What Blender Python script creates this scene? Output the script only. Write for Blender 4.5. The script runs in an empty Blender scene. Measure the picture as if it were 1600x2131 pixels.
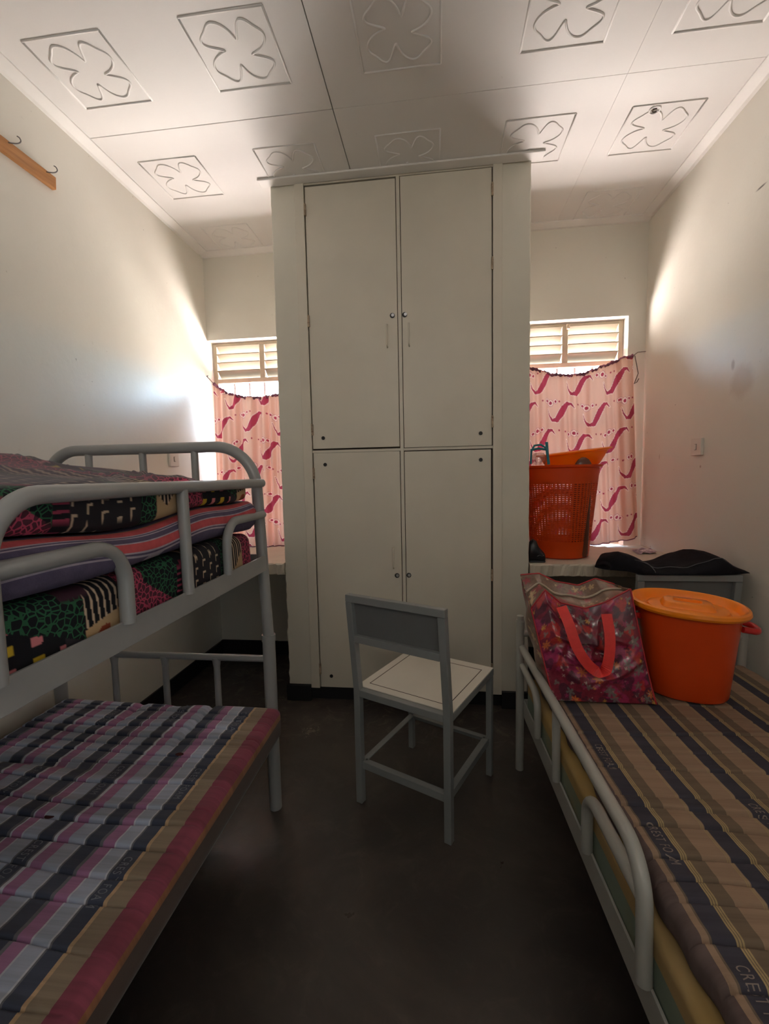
import bpy, math, random
import numpy as np
from mathutils import Vector, Matrix
PI = math.pi
random.seed(7)
S = bpy.context.scene
COL = S.collection

# ------------------------------------------------------------------ camera
F_PX = 927.04
yaw, pitch, roll = -0.1199, -0.0825, -0.0205
cam_loc = Vector((1.5258, 0.0, 1.2298))
cyw, syw, cp, sp = math.cos(yaw), math.sin(yaw), math.cos(pitch), math.sin(pitch)
fw = Vector((syw * cp, cyw * cp, sp)); rt = Vector((cyw, -syw, 0)); up = rt.cross(fw)
r2 = rt * math.cos(roll) + up * math.sin(roll); u2 = -rt * math.sin(roll) + up * math.cos(roll)
cd = bpy.data.cameras.new('camera'); cam = bpy.data.objects.new('camera', cd); COL.objects.link(cam)
cd.sensor_fit = 'HORIZONTAL'; cd.sensor_width = 36.0; cd.lens = F_PX * 36.0 / 1600.0
cd.clip_start = 0.02
M = Matrix(((r2.x, u2.x, -fw.x, cam_loc.x), (r2.y, u2.y, -fw.y, cam_loc.y), (r2.z, u2.z, -fw.z, cam_loc.z), (0, 0, 0, 1)))
cam.matrix_world = M
S.camera = cam

# ------------------------------------------------------------------ world, lights, exposure
EXPOSURE = 0.0
SKY_STRENGTH = 80.0
FILL_TOP_W = 12.0; FILL_SIDE_W = 11.0; Y_FRONT = -1.60
GROUND_COL = (1.0, 0.88, 0.82); GROUND_K = 1.05
SKY_COL = (0.42, 0.64, 1.0)
w = bpy.data.worlds.new('world'); S.world = w; w.use_nodes = True
nt = w.node_tree; nt.nodes.clear()
tc = nt.nodes.new('ShaderNodeTexCoord'); sx = nt.nodes.new('ShaderNodeSeparateXYZ')
rp = nt.nodes.new('ShaderNodeValToRGB'); bg = nt.nodes.new('ShaderNodeBackground'); wo = nt.nodes.new('ShaderNodeOutputWorld')
mr = nt.nodes.new('ShaderNodeMapRange'); mr.inputs['From Min'].default_value = -1; mr.inputs['From Max'].default_value = 1
nt.links.new(tc.outputs['Generated'], sx.inputs[0]); nt.links.new(sx.outputs['Z'], mr.inputs['Value'])
nt.links.new(mr.outputs[0], rp.inputs[0]); nt.links.new(rp.outputs[0], bg.inputs[0]); nt.links.new(bg.outputs[0], wo.inputs[0])
cr = rp.color_ramp
cr.elements[0].position = 0.0; cr.elements[0].color = tuple(c * GROUND_K for c in GROUND_COL) + (1,)
cr.elements[1].position = 1.0; cr.elements[1].color = SKY_COL + (1,)
e = cr.elements.new(0.497); e.color = tuple(c * GROUND_K for c in GROUND_COL) + (1,)
e = cr.elements.new(0.503); e.color = (0.74, 0.88, 1.0, 1)
e = cr.elements.new(0.62); e.color = (0.52, 0.74, 1.0, 1)
bg.inputs[1].default_value = SKY_STRENGTH

def area(name, loc, rot, sx_, sy_, power, color=(1, 1, 1), portal=False):
    l = bpy.data.lights.new(name, 'AREA'); l.shape = 'RECTANGLE'; l.size = sx_; l.size_y = sy_; l.energy = power; l.color = color
    o = bpy.data.objects.new(name, l); COL.objects.link(o); o.location = loc; o.rotation_euler = rot
    if portal: l.cycles.is_portal = True
    return o
# portals in the two window openings (guide the daylight sampling only)
area('window_portal', (0.34, 3.12, 1.46), (-PI / 2, 0, 0), 0.72, 1.45, 1, portal=True)
area('window_portal', (2.33, 3.12, 1.46), (-PI / 2, 0, 0), 0.72, 1.45, 1, portal=True)
# added warm fill lamp, unseen, in a made-up recess high on the front wall
area('fill_top', (1.35, Y_FRONT - .04, 2.39), (PI / 2 + .50, 0, 0), 1.24, .34, FILL_TOP_W, (1.0, 0.94, 0.86))
# added cool fill lamp in a made-up doorway, out of view behind the camera
area('fill_side', (3.02, -.98, 1.12), (PI / 2, 0, PI / 2 + .12), .8, 1.9, FILL_SIDE_W, (0.80, 0.89, 1.0))
vs = S.view_settings
S.display_settings.display_device = 'sRGB'
vs.view_transform = 'Standard'; vs.look = 'None'; vs.gamma = 1.0; vs.exposure = EXPOSURE; vs.use_curve_mapping = False
cy = S.cycles
cy.use_denoising = True
cy.max_bounces = 12; cy.diffuse_bounces = 9; cy.glossy_bounces = 4; cy.transmission_bounces = 8; cy.transparent_max_bounces = 16
cy.sample_clamp_indirect = 8.0
cy.caustics_reflective = False; cy.caustics_refractive = False

# ------------------------------------------------------------------ node material helpers
class NM:
    def __init__(s, name):
        s.m = bpy.data.materials.new(name); s.m.use_nodes = True; s.t = s.m.node_tree; s.t.nodes.clear()
        s.out = s.t.nodes.new('ShaderNodeOutputMaterial')
    def n(s, typ, **kw):
        x = s.t.nodes.new('ShaderNode' + typ)
        for k, v in kw.items():
            if hasattr(x, k): setattr(x, k, v)
        return x
    def l(s, a, b): s.t.links.new(a, b)
    def coord(s, kind='Object'): return s.n('TexCoord').outputs[kind]
    def noise(s, scale, detail=4, rough=.55, vec=None, dist=0):
        x = s.n('TexNoise'); x.inputs['Scale'].default_value = scale; x.inputs['Detail'].default_value = detail
        x.inputs['Roughness'].default_value = rough; x.inputs['Distortion'].default_value = dist
        s.l(vec if vec is not None else s.coord(), x.inputs['Vector']); return x.outputs['Fac']
    def ramp(s, fac, stops, interp='LINEAR'):
        x = s.n('ValToRGB'); x.color_ramp.interpolation = interp; el = x.color_ramp.elements
        while len(el) > 1: el.remove(el[-1])
        el[0].position = stops[0][0]; el[0].color = tuple(stops[0][1]) + (1,) if len(stops[0][1]) == 3 else stops[0][1]
        for p, c in stops[1:]:
            k = el.new(p); k.color = tuple(c) + (1,)
        s.l(fac, x.inputs[0]); return x.outputs[0]
    def mix(s, fac, a, b, mode='MIX'):
        x = s.n('Mix'); x.data_type = 'RGBA'; x.blend_type = mode
        if isinstance(fac, (int, float)): x.inputs[0].default_value = fac
        else: s.l(fac, x.inputs[0])
        for i, v in ((6, a), (7, b)):
            if isinstance(v, (tuple, list)): x.inputs[i].default_value = tuple(v)[:3] + (1,)
            else: s.l(v, x.inputs[i])
        return x.outputs[2]
    def math(s, op, a, b=None, c=None):
        x = s.n('Math'); x.operation = op
        for i, v in enumerate((a, b, c)):
            if v is None: continue
            if isinstance(v, (int, float)): x.inputs[i].default_value = v
            else: s.l(v, x.inputs[i])
        return x.outputs[0]
    def bump(s, h, strength=.3, dist=.002):
        x = s.n('Bump'); x.inputs['Strength'].default_value = strength; x.inputs['Distance'].default_value = dist
        s.l(h, x.inputs['Height']); return x.outputs[0]
    def pbr(s, color, rough=.6, metallic=0, bump=None, spec=.5, coat=0, sheen=0, alpha=None):
        x = s.n('BsdfPrincipled')
        for k, v in (('Base Color', color), ('Roughness', rough), ('Metallic', metallic), ('Specular IOR Level', spec), ('Coat Weight', coat), ('Sheen Weight', sheen)):
            if isinstance(v, tuple): x.inputs[k].default_value = tuple(v)[:3] + (1,)
            elif isinstance(v, (int, float)): x.inputs[k].default_value = v
            else: s.l(v, x.inputs[k])
        if bump is not None: s.l(bump, x.inputs['Normal'])
        s.bsdf = x; s.l(x.outputs[0], s.out.inputs[0]); return s.m

def lin(*c):  # sRGB 0-255 -> linear
    return tuple(((v / 255) / 12.92 if v / 255 <= .04045 else ((v / 255 + .055) / 1.055) ** 2.4) for v in c)

def paint(name, c, rough=.4, var=.06, scale=3.0, bump=.15, bscale=60, dirt=None, spec=.5, coat=0):
    m = NM(name)
    n1 = m.noise(scale, 5)
    a = tuple(x * (1 - var) for x in c); b = tuple(min(1, x * (1 + var)) for x in c)
    col = m.ramp(n1, [(.3, a), (.7, b)])
    if dirt:
        n2 = m.noise(dirt[1], 6, .7)
        f = m.ramp(n2, [(dirt[2], (0, 0, 0)), (min(1, dirt[2] + .08), (1, 1, 1))])
        col = m.mix(f, col, dirt[0])
    return m.pbr(col, rough, bump=m.bump(m.noise(bscale, 3), bump, .001), spec=spec, coat=coat)

MT = {}
# walls: cream gloss paint
def wall_mat():
    m = NM('wall_paint')
    P = m.coord()
    base = m.ramp(m.noise(1.3, 4), [(.3, (.68, .655, .59)), (.7, (.74, .715, .645))])
    stain = m.ramp(m.noise(9, 6, .7), [(.66, (0, 0, 0)), (.72, (1, 1, 1))])
    col = m.mix(m.math('MULTIPLY', stain, .22), base, (.42, .38, .31))
    speck = m.ramp(m.noise(38, 2, .5), [(.765, (0, 0, 0)), (.775, (1, 1, 1))])
    col = m.mix(m.math('MULTIPLY', speck, .6), col, (.30, .26, .22))
    for (pos, sc_, r0, r1, cc, k) in (((2.771, 2.03, 1.585), (1, 1, 1.0), .050, .085, (.55, .46, .38), .55), ((2.771, 2.09, 1.665), (1, 1, .5), .008, .014, (.35, .30, .26), .6),
                                      ((2.771, 1.968, 2.303), (1, .35, 2.2), .006, .010, (.10, .08, .07), .9), ((2.771, 2.70, 1.303), (1, 3, 1), .012, .018, (.40, .30, .24), .5), ((2.771, 2.3, 1.24), (1, 1, 1), .004, .007, (.35, .22, .15), .7)):
        mp = m.n('Mapping'); mp.inputs['Location'].default_value = tuple(-p * q for p, q in zip(pos, sc_)); mp.inputs['Scale'].default_value = sc_; m.l(P, mp.inputs[0])
        ln_ = m.n('VectorMath'); ln_.operation = 'LENGTH'; m.l(mp.outputs[0], ln_.inputs[0])
        dn = m.math('ADD', ln_.outputs['Value'], m.math('MULTIPLY', m.math('SUBTRACT', m.noise(18, 4, .7), .5), r0 * 1.2))
        col = m.mix(m.math('MULTIPLY', m.ramp(dn, [(r0, (1, 1, 1)), (r1, (0, 0, 0))]), k), col, cc)
    h = m.math('ADD', m.noise(7, 4), m.math('MULTIPLY', m.noise(70, 3), .12))
    return m.pbr(col, .42, bump=m.bump(h, .35, .006), spec=.4)
MT['wall'] = wall_mat()
MT['ceil'] = paint('ceiling_paint', (.76, .745, .73), .6, .03, 2.5, .12, 40, dirt=((.50, .46, .42), 22, .72))
MT['dark_joint'] = paint('dark_joint', (.08, .065, .055), .9)
MT['cornice'] = paint('cornice_paint', (.76, .745, .72), .5, .04, 5)
def floor_mat():
    m = NM('cement_floor'); P = m.coord()
    big = m.noise(1.6, 6, .65, dist=.6)
    col = m.ramp(big, [(.25, (.020, .016, .015)), (.5, (.042, .034, .030)), (.78, (.085, .066, .054))])
    sc = m.ramp(m.noise(8, 8, .75, dist=1.2), [(.52, (0, 0, 0)), (.70, (1, 1, 1))])
    # worn, dusty strip in front of the wardrobe
    s = m.n('SeparateXYZ'); m.l(P, s.inputs[0])
    near = m.n('MapRange'); near.inputs['From Min'].default_value = 1.75; near.inputs['From Max'].default_value = 2.35; m.l(s.outputs['Y'], near.inputs['Value'])
    col = m.mix(m.math('MULTIPLY', sc, m.math('MULTIPLY_ADD', near.outputs[0], .70, .14)), col, (.19, .155, .12))
    # one pale scuffed patch
    d = m.n('VectorMath'); d.operation = 'DISTANCE'; m.l(P, d.inputs[0]); d.inputs[1].default_value = (.90, 2.01, 0)
    nd = m.math('ADD', d.outputs['Value'], m.math('MULTIPLY', m.math('SUBTRACT', m.noise(22, 5, .8, dist=1.5), .5), .30))
    f = m.ramp(nd, [(.012, (1, 1, 1)), (.035, (0, 0, 0))])
    col = m.mix(m.math('MULTIPLY', f, .55), col, (.30, .26, .19))
    rg = m.ramp(m.noise(5, 6, .7), [(.3, (.26, .26, .26)), (.7, (.5, .5, .5))])
    return m.pbr(col, rg, bump=m.bump(m.noise(25, 6, .7), .25, .002), spec=.5)
MT['floor'] = floor_mat()
MT['skirt'] = paint('black_skirting_paint', (.008, .007, .008), .55, .2, 6)
MT['ledge'] = paint('ledge_plaster', (.60, .54, .44), .5, .08, 6, .3, 30, dirt=((.35, .29, .22), 14, .62))
MT['door'] = paint('wardrobe_paint', (.64, .60, .51), .42, .04, 3, .12, 30, dirt=((.38, .32, .24), 20, .73))
MT['pier'] = paint('pier_paint', (.64, .615, .53), .5, .05, 2.5, .3, 14, dirt=((.40, .36, .30), 18, .74))
MT['gap'] = paint('grimy_gap', (.05, .032, .024), .9, .3, 30)
MT['rust'] = paint('rusty_hinge', (.40, .31, .22), .6, .4, 60, dirt=((.12, .06, .03), 90, .55))
MT['hole'] = paint('black_plastic_cap', (.006, .005, .005), .5)
MT['chrome'] = NM('lock_metal').pbr((.55, .55, .57), .3, 1.0)
MT['bed'] = paint('grey_bed_enamel', (.29, .295, .29), .30, .06, 8, .1, 60, dirt=((.05, .045, .04), 45, .73))
MT['bed_r'] = paint('pale_bed_enamel', (.36, .36, .33), .32, .06, 8, .1, 60, dirt=((.06, .05, .045), 45, .74))
MT['chairf'] = paint('grey_chair_enamel', (.215, .225, .225), .38, .06, 8, .1, 60, dirt=((.10, .09, .08), 40, .74))
MT['seat'] = paint('white_seat_board', (.66, .63, .56), .45, .04, 5, .1, 40)
MT['panel'] = paint('chair_back_panel', (.14, .145, .145), .5, .06, 8)
MT['slat'] = paint('cream_louver_paint', (.20, .165, .115), .5, .08, 12)
MT['frame'] = paint('cream_window_paint', (.36, .30, .22), .5, .08, 12)
MT['bar'] = paint('grey_bar_paint', (.35, .34, .33), .5)
MT['wood'] = None
def wood():
    m = NM('orange_wood')
    mp = m.n('Mapping'); mp.inputs['Scale'].default_value = (60, 3, 40); m.l(m.coord(), mp.inputs[0])
    c = m.ramp(m.noise(1.0, 5, .6, mp.outputs[0], .8), [(.3, (.33, .13, .035)), (.7, (.52, .24, .075))])
    return m.pbr(c, .45)
MT['wood'] = wood()
MT['steel'] = NM('dark_steel').pbr((.18, .17, .17), .35, .9)
MT['switch'] = paint('switch_plastic', (.66, .62, .56), .35, .02)
MT['cord'] = paint('curtain_cord', (.10, .07, .06), .7)
MT['black'] = paint('black_rubber', (.010, .010, .013), .4, .2, 20)
MT['white_mark'] = paint('pale_print', (.35, .36, .38), .6)
def plastic(name, c, rough=.3, tr=.0, trc=None, coat=.2):
    m = NM(name)
    n1 = m.noise(6, 3)
    col = m.ramp(n1, [(.3, tuple(x * .94 for x in c)), (.7, c)])
    m.pbr(col, rough, coat=coat, bump=m.bump(m.noise(12, 2), .05, .002))
    if tr:
        t = m.n('BsdfTranslucent'); t.inputs[0].default_value = (trc or c) + (1,)
        x = m.n('MixShader'); x.inputs[0].default_value = tr
        m.l(m.bsdf.outputs[0], x.inputs[1]); m.l(t.outputs[0], x.inputs[2]); m.l(x.outputs[0], m.out.inputs[0])
    return m.m
MT['tub'] = plastic('orange_tub_plastic', (.66, .060, .005), .34)
MT['lid'] = plastic('bright_orange_lid_plastic', (.95, .26, .008), .28)
MT['red_plastic'] = plastic('red_plastic', (.55, .02, .02), .35)
MT['basket'] = plastic('orange_basket_plastic', (.80, .10, .010), .35, .35, (.95, .16, .01))
MT['dish'] = plastic('yellow_orange_plastic', (.98, .33, .008), .3, .40, (1.0, .36, .01))
MT['teal'] = plastic('teal_plastic', (.05, .33, .40), .3, .3)
MT['brown'] = plastic('brown_translucent_plastic', (.20, .07, .04), .3, .3)
MT['strap'] = paint('red_strap', (.72, .035, .03), .55, .06, 60, .3, 400)
MT['piping'] = paint('red_piping', (.40, .02, .03), .5)
MT['zip'] = paint('beige_zip', (.42, .34, .26), .6)
MT['denim'] = paint('black_denim', (.007, .007, .010), .9, .35, 25, .5, 500, spec=.15)
MT['stitch'] = paint('grey_stitching', (.10, .10, .11), .8)
MT['letters'] = paint('woven_letters', (.22, .235, .28), .8)
MT['letters_r'] = paint('woven_letters_beige', (.24, .195, .17), .8)
MT['paper'] = paint('printed_paper', (.30, .24, .30), .6, .5, 40, dirt=((.75, .72, .72), 25, .52))
MT['paper2'] = paint('paper_white', (.75, .73, .72), .6)
MT['hole_red'] = paint('torn_hole', (.07, .012, .012), .9)
def glass():
    m = NM('window_glass')
    t = m.n('BsdfTransparent'); t.inputs[0].default_value = (.95, .97, .96, 1)
    g = m.n('BsdfGlossy'); g.inputs['Roughness'].default_value = .03
    fr = m.n('Fresnel'); fr.inputs[0].default_value = 1.45
    x = m.n('MixShader'); m.l(fr.outputs[0], x.inputs[0]); m.l(t.outputs[0], x.inputs[1]); m.l(g.outputs[0], x.inputs[2]); m.l(x.outputs[0], m.out.inputs[0])
    return m.m
MT['glass'] = glass()
def clear():
    m = NM('clear_plastic')
    t = m.n('BsdfTransparent'); t.inputs[0].default_value = (.88, .85, .84, 1)
    g = m.n('BsdfGlossy'); g.inputs['Roughness'].default_value = .08
    x = m.n('MixShader'); x.inputs[0].default_value = .22; m.l(t.outputs[0], x.inputs[1]); m.l(g.outputs[0], x.inputs[2]); m.l(x.outputs[0], m.out.inputs[0])
    return m.m
MT['clear'] = clear()

def striped(name, start, bands, vary=None, rough=.85, axis='X', side=None, yband=None):
    """woven stripes: bands = list of (width, colour) laid from 'start' along an axis"""
    m = NM(name); P = m.coord(); s = m.n('SeparateXYZ'); m.l(P, s.inputs[0])
    tot = sum(b[0] for b in bands)
    v = m.math('DIVIDE', m.math('SUBTRACT', s.outputs[axis], start), tot)
    st = []; x = 0
    for wd, c in bands: st.append((x / tot, c)); x += wd
    def grp(f, sts): return m.ramp(f, sts, 'CONSTANT')
    if len(st) <= 31: col = grp(v, st)
    else:
        col = grp(v, st[:31])
        k = 31
        while k < len(st):
            seg = st[k - 1:k + 29]
            c2 = grp(v, [(0, seg[0][1])] + seg[1:])
            col = m.mix(m.math('GREATER_THAN', v, seg[1][0] if len(seg) > 1 else 1), col, c2)
            k += 29
    # slubby weft: short faint bars across the stripes
    mp = m.n('Mapping'); mp.inputs['Scale'].default_value = (1.5, 60, 1.5) if axis == 'X' else (60, 1.5, 1.5); m.l(P, mp.inputs[0])
    wv = m.ramp(m.noise(1.0, 4, .7, mp.outputs[0]), [(.3, (.80, .80, .80)), (.7, (1.12, 1.12, 1.12))])
    col = m.mix(1.0, col, wv, 'MULTIPLY')
    if yband:
        wv2 = m.n('MapRange'); wv2.inputs['From Min'].default_value = -1; wv2.inputs['From Max'].default_value = 1
        sn = m.math('SINE', m.math('MULTIPLY', s.outputs['Y'], 2 * PI / yband))
        m.l(sn, wv2.inputs['Value'])
        f2 = m.ramp(wv2.outputs[0], [(.42, (.86, .85, .84)), (.5, (1.05, 1.05, 1.06))])
        col = m.mix(1.0, col, f2, 'MULTIPLY')
    if side:   # the boxed border below z is a different cloth
        col = m.mix(m.math('LESS_THAN', s.outputs['Z'], side[0]), col, side[1])
    return m.pbr(col, rough, bump=m.bump(m.noise(350, 2), .25, .0006), spec=.25, sheen=.15)

def attr_mat(name, rough=.8, crackle=None, trans=0, coat=0, spec=.3, flecks=0):
    m = NM(name)
    a = m.n('Attribute'); a.attribute_name = 'Col'
    col = a.outputs['Color']
    if crackle:
        b = m.n('Attribute'); b.attribute_name = 'Lin'
        vo = m.n('TexVoronoi'); vo.feature = 'DISTANCE_TO_EDGE'; vo.inputs['Scale'].default_value = crackle; m.l(m.coord(), vo.inputs['Vector'])
        ln = m.math('LESS_THAN', vo.outputs['Distance'], .085)
        col = m.mix(m.math('MULTIPLY', ln, a.outputs['Alpha']), col, b.outputs['Color'])
    if flecks:
        col = m.mix(1.0, col, m.ramp(m.noise(flecks, 3, .7), [(.3, (.72, .72, .72)), (.7, (1.25, 1.25, 1.25))]), 'MULTIPLY')
    m.pbr(col, rough, coat=coat, spec=spec, bump=m.bump(m.noise(300, 2), .15, .0005), sheen=.0)
    if trans:
        t = m.n('BsdfTranslucent'); m.l(col, t.inputs[0])
        x = m.n('MixShader'); x.inputs[0].default_value = trans
        m.l(m.bsdf.outputs[0], x.inputs[1]); m.l(t.outputs[0], x.inputs[2]); m.l(x.outputs[0], m.out.inputs[0])
    return m.m
MT['curtain'] = attr_mat('printed_curtain', .9, trans=.019, spec=.1)
MT['patch'] = attr_mat('patchwork_print', .85, crackle=78, spec=.25)
MT['bag'] = attr_mat('floral_bag_plastic', .32, coat=.5, spec=.5, flecks=90)

# ------------------------------------------------------------------ mesh helpers
WM = {}
class MB:
    def __init__(s): s.v = []; s.f = []
    def add(s, vs, fs):
        o = len(s.v); s.v += [tuple(v) for v in vs]; s.f += [tuple(i + o for i in f) for f in fs]; return s
    def box(s, a, b):
        x0, y0, z0 = a; x1, y1, z1 = b
        vs = [(x, y, z) for x in (x0, x1) for y in (y0, y1) for z in (z0, z1)]
        return s.add(vs, [(0, 1, 3, 2), (4, 6, 7, 5), (0, 4, 5, 1), (2, 3, 7, 6), (0, 2, 6, 4), (1, 5, 7, 3)])
    def bar(s, p, q, w, h, upv=(0, 0, 1)):
        p = Vector(p); q = Vector(q); d = (q - p).normalized(); u = Vector(upv)
        if abs(d.dot(u)) > .95: u = Vector((0, 1, 0))
        sd = d.cross(u).normalized(); u = sd.cross(d)
        vs = [c + sd * (w / 2 * a) + u * (h / 2 * b) for c in (p, q) for a in (-1, 1) for b in (-1, 1)]
        return s.add(vs, [(0, 1, 3, 2), (4, 6, 7, 5), (0, 4, 5, 1), (2, 3, 7, 6), (0, 2, 6, 4), (1, 5, 7, 3)])
    def tube(s, pts, r, n=12, closed=False, cap=True):
        pts = [Vector(p) for p in pts]; N = len(pts)
        rs = r if isinstance(r, (list, tuple)) else [r] * N
        t0 = (pts[1] - pts[0]).normalized(); a = Vector((0, 0, 1)) if abs(t0.z) < .9 else Vector((0, 1, 0))
        u = t0.cross(a).normalized(); vs = []; fs = []
        for i, p in enumerate(pts):
            if closed: t = (pts[(i + 1) % N] - pts[i - 1])
            else: t = pts[min(i + 1, N - 1)] - pts[max(i - 1, 0)]
            t.normalize(); u = (u - t * u.dot(t)).normalized(); v_ = t.cross(u)
            for k in range(n):
                an = 2 * PI * k / n; vs.append(p + (u * math.cos(an) + v_ * math.sin(an)) * rs[i])
        M_ = N if closed else N - 1
        for i in range(M_):
            for k in range(n):
                a0 = i * n + k; a1 = i * n + (k + 1) % n; j = (i + 1) % N
                fs.append((a0, a1, j * n + (k + 1) % n, j * n + k))
        if cap and not closed: fs.append(tuple(range(n - 1, -1, -1))); fs.append(tuple((N - 1) * n + k for k in range(n)))
        return s.add(vs, fs)
    def lathe(s, prof, c=(0, 0, 0), n=48, ax=1.0, ay=1.0, ph=0, tilt=(0, 0), zc=None, capb=False, capt=False):
        """prof: (radius, z); ax, ay stretch the circle to an oval turned by ph; tilt shears z"""
        vs = []; fs = []
        for r, z in prof:
            for k in range(n):
                an = 2 * PI * k / n; x = r * ax * math.cos(an); y = r * ay * math.sin(an)
                X = x * math.cos(ph) - y * math.sin(ph); Y = x * math.sin(ph) + y * math.cos(ph)
                vs.append((c[0] + X, c[1] + Y, c[2] + z + tilt[0] * X + tilt[1] * Y))
        for i in range(len(prof) - 1):
            for k in range(n):
                a = i * n + k; b = i * n + (k + 1) % n; fs.append((a, b, b + n, a + n))
        if capb: fs.append(tuple(range(n - 1, -1, -1)))
        if capt: fs.append(tuple((len(prof) - 1) * n + k for k in range(n)))
        return s.add(vs, fs)
    def grid(s, P, closed_u=False):
        """P: array (nu, nv, 3)"""
        nu, nv = P.shape[:2]; o = len(s.v); s.v += [tuple(p) for p in P.reshape(-1, 3).tolist()]
        for i in range(nu if closed_u else nu - 1):
            j = (i + 1) % nu
            for k in range(nv - 1):
                s.f.append((o + i * nv + k, o + j * nv + k, o + j * nv + k + 1, o + i * nv + k + 1))
        return s
    def build(s, name, mat, parent=None, smooth=False, local=False, bevel=0, **props):
        vs = s.v
        if parent is not None and not local:
            Mi = WM[parent].inverted(); vs = [tuple(Mi @ Vector(v)) for v in vs]
        me = bpy.data.meshes.new(name); me.from_pydata(vs, [], s.f); me.update()
        me.materials.append(mat if not isinstance(mat, str) else MT[mat])
        if smooth:
            me.shade_smooth()
            if smooth != 'all':
                try: me.set_sharp_from_angle(angle=math.radians(38))
                except Exception: pass
        o = bpy.data.objects.new(name, me); COL.objects.link(o)
        if parent is not None: o.parent = parent
        WM[o] = WM[parent] if parent is not None else Matrix.Identity(4)
        if bevel:
            b = o.modifiers.new('bevel', 'BEVEL'); b.width = bevel; b.segments = 2; b.limit_method = 'ANGLE'; b.angle_limit = math.radians(50)
        for k, v in props.items(): o[k] = v
        return o
def box(a, b): return MB().box(a, b)

def thing(name, label, cat, loc=(0, 0, 0), rz=0, group=None):
    o = bpy.data.objects.new(name, None); COL.objects.link(o); o.empty_display_size = .1
    o.location = loc; o.rotation_euler = (0, 0, rz); o['label'] = label; o['category'] = cat
    if group: o['group'] = group
    WM[o] = Matrix.Translation(Vector(loc)) @ Matrix.Rotation(rz, 4, 'Z'); return o
def struct(name, mb, mat, **k): return mb.build(name, mat, kind='structure', **k)

def fillet(pts, r, n=8):
    pts = [Vector(p) for p in pts]; out = [pts[0]]
    for i in range(1, len(pts) - 1):
        a, b, c = pts[i - 1], pts[i], pts[i + 1]
        d1 = (a - b); d2 = (c - b); ang = d1.angle(d2)
        rr = r[i - 1] if isinstance(r, (list, tuple)) else r
        t = min(rr / math.tan(ang / 2), d1.length * .95, d2.length * .95); rr = t * math.tan(ang / 2)
        p1 = b + d1.normalized() * t; p2 = b + d2.normalized() * t
        bis = (d1.normalized() + d2.normalized()).normalized(); cc = b + bis * (rr / math.sin(ang / 2))
        v1 = p1 - cc; v2 = p2 - cc; A = v1.angle(v2)
        for k in range(n + 1):
            f = k / n
            out.append(cc + (v1 * math.sin((1 - f) * A) + v2 * math.sin(f * A)) / math.sin(A))
    out.append(pts[-1]); return out

def set_attr(o, name, arr):
    me = o.data; a = me.color_attributes.new(name, 'FLOAT_COLOR', 'POINT')
    a.data.foreach_set('color', np.asarray(arr, dtype=np.float32).ravel())

# ------------------------------------------------------------------ ROOM SHELL
W, D, Hc = 2.771, 2.912, 2.70
Y0 = -1.60
struct('floor', box((-.12, Y0 - .12, -.10), (W + .12, D + .2, 0)), 'floor')
struct('wall_left', box((-.15, Y0 - .12, 0), (0, D + .19, Hc + .03)), 'wall')
struct('wall_right', MB().box((W, -.52, 0), (W + .15, D + .19, Hc + .03)).box((W, Y0 - .12, 0), (W + .15, -1.44, Hc + .03)).box((W, -1.44, 2.10), (W + .15, -.52, Hc + .03)), 'wall')  # unseen doorway opening added to let the side fill in
# unseen closed box added around the side fill lamp beyond the made-up doorway
struct('wall_fill_box', MB().box((W + .15, -1.9, -.1), (W + 1.2, -1.8, 2.4)).box((W + .15, -.2, -.1), (W + 1.2, -.1, 2.4)).box((W + 1.1, -1.9, -.1), (W + 1.2, -.1, 2.4)).box((W + .15, -1.9, 2.3), (W + 1.2, -.1, 2.4)).box((W + .12, -1.9, -.1), (W + 1.2, -.1, 0)), 'wall')
wb = MB()
WL = (0.0, .69); WR = (1.985, 2.672); WZ = (.765, 2.152)
yb = D + .19
for a, b in (((0, D, 0), (W, yb, WZ[0])), ((0, D, WZ[1] + .0), (W, yb, Hc + .03)), ((WL[1], D, WZ[0]), (WR[0], yb, WZ[1])), ((WR[1], D, WZ[0]), (W, yb, WZ[1]))):
    wb.box(a, b)
struct('wall_back', wb, 'wall')
wf = MB()
for a, b in (((0, Y0 - .12, 0), (W, Y0, 2.20)), ((0, Y0 - .12, 2.58), (W, Y0, Hc + .03)), ((0, Y0 - .12, 2.20), (.70, Y0, 2.58)), ((2.0, Y0 - .12, 2.20), (W, Y0, 2.58)), ((0, Y0 - .24, 2.0), (W, Y0 - .12, Hc + .03))):
    wf.box(a, b)
struct('wall_front', wf, 'wall')  # closed recess near the top is added to hold the high fill lamp
# ceiling: dark backing and boards with open joints
ceil = struct('ceiling', box((0, Y0, Hc + .012), (W, D, Hc + .05)), 'dark_joint')
bx = [0.0, 1.123, 2.243, W]; by = [Y0, -.455, .715, 1.884, D]
def ornament():
    """raised square outline with a four-lobed wavy line inside, around the origin"""
    m = MB(); h = .14; r = .0042
    for i in range(4):
        a = i * PI / 2; c, s_ = math.cos(a), math.sin(a)
        p = (-h * c - h * s_, -h * s_ + h * c, 0); q = (h * c - h * s_, h * s_ + h * c, 0)
        m.tube([(p[0], p[1], .0012), (q[0], q[1], .0012)], r, 6)
    pts = []; N = 160
    for i in range(N):
        th = 2 * PI * i / N
        d = (th + PI / 4) % (PI / 2) - PI / 4          # angle from the nearest side axis
        rr = .124 - .078 * math.exp(-(d / .25) ** 2) - .006 * math.exp(-((abs(d) - PI / 4) / .2) ** 2)
        a = th + .40 * (1 - rr / .124)
        pts.append((rr * math.cos(a), rr * math.sin(a), .001))
    m.tube(pts, r, 6, closed=True)
    return m
orn_mesh = None
orn_x = [(.300,), (.857,), (1.412,), (1.969,), (2.47,)]
xs_by_board = [[.300, .857], [1.412, 1.969], [2.47]]
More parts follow.
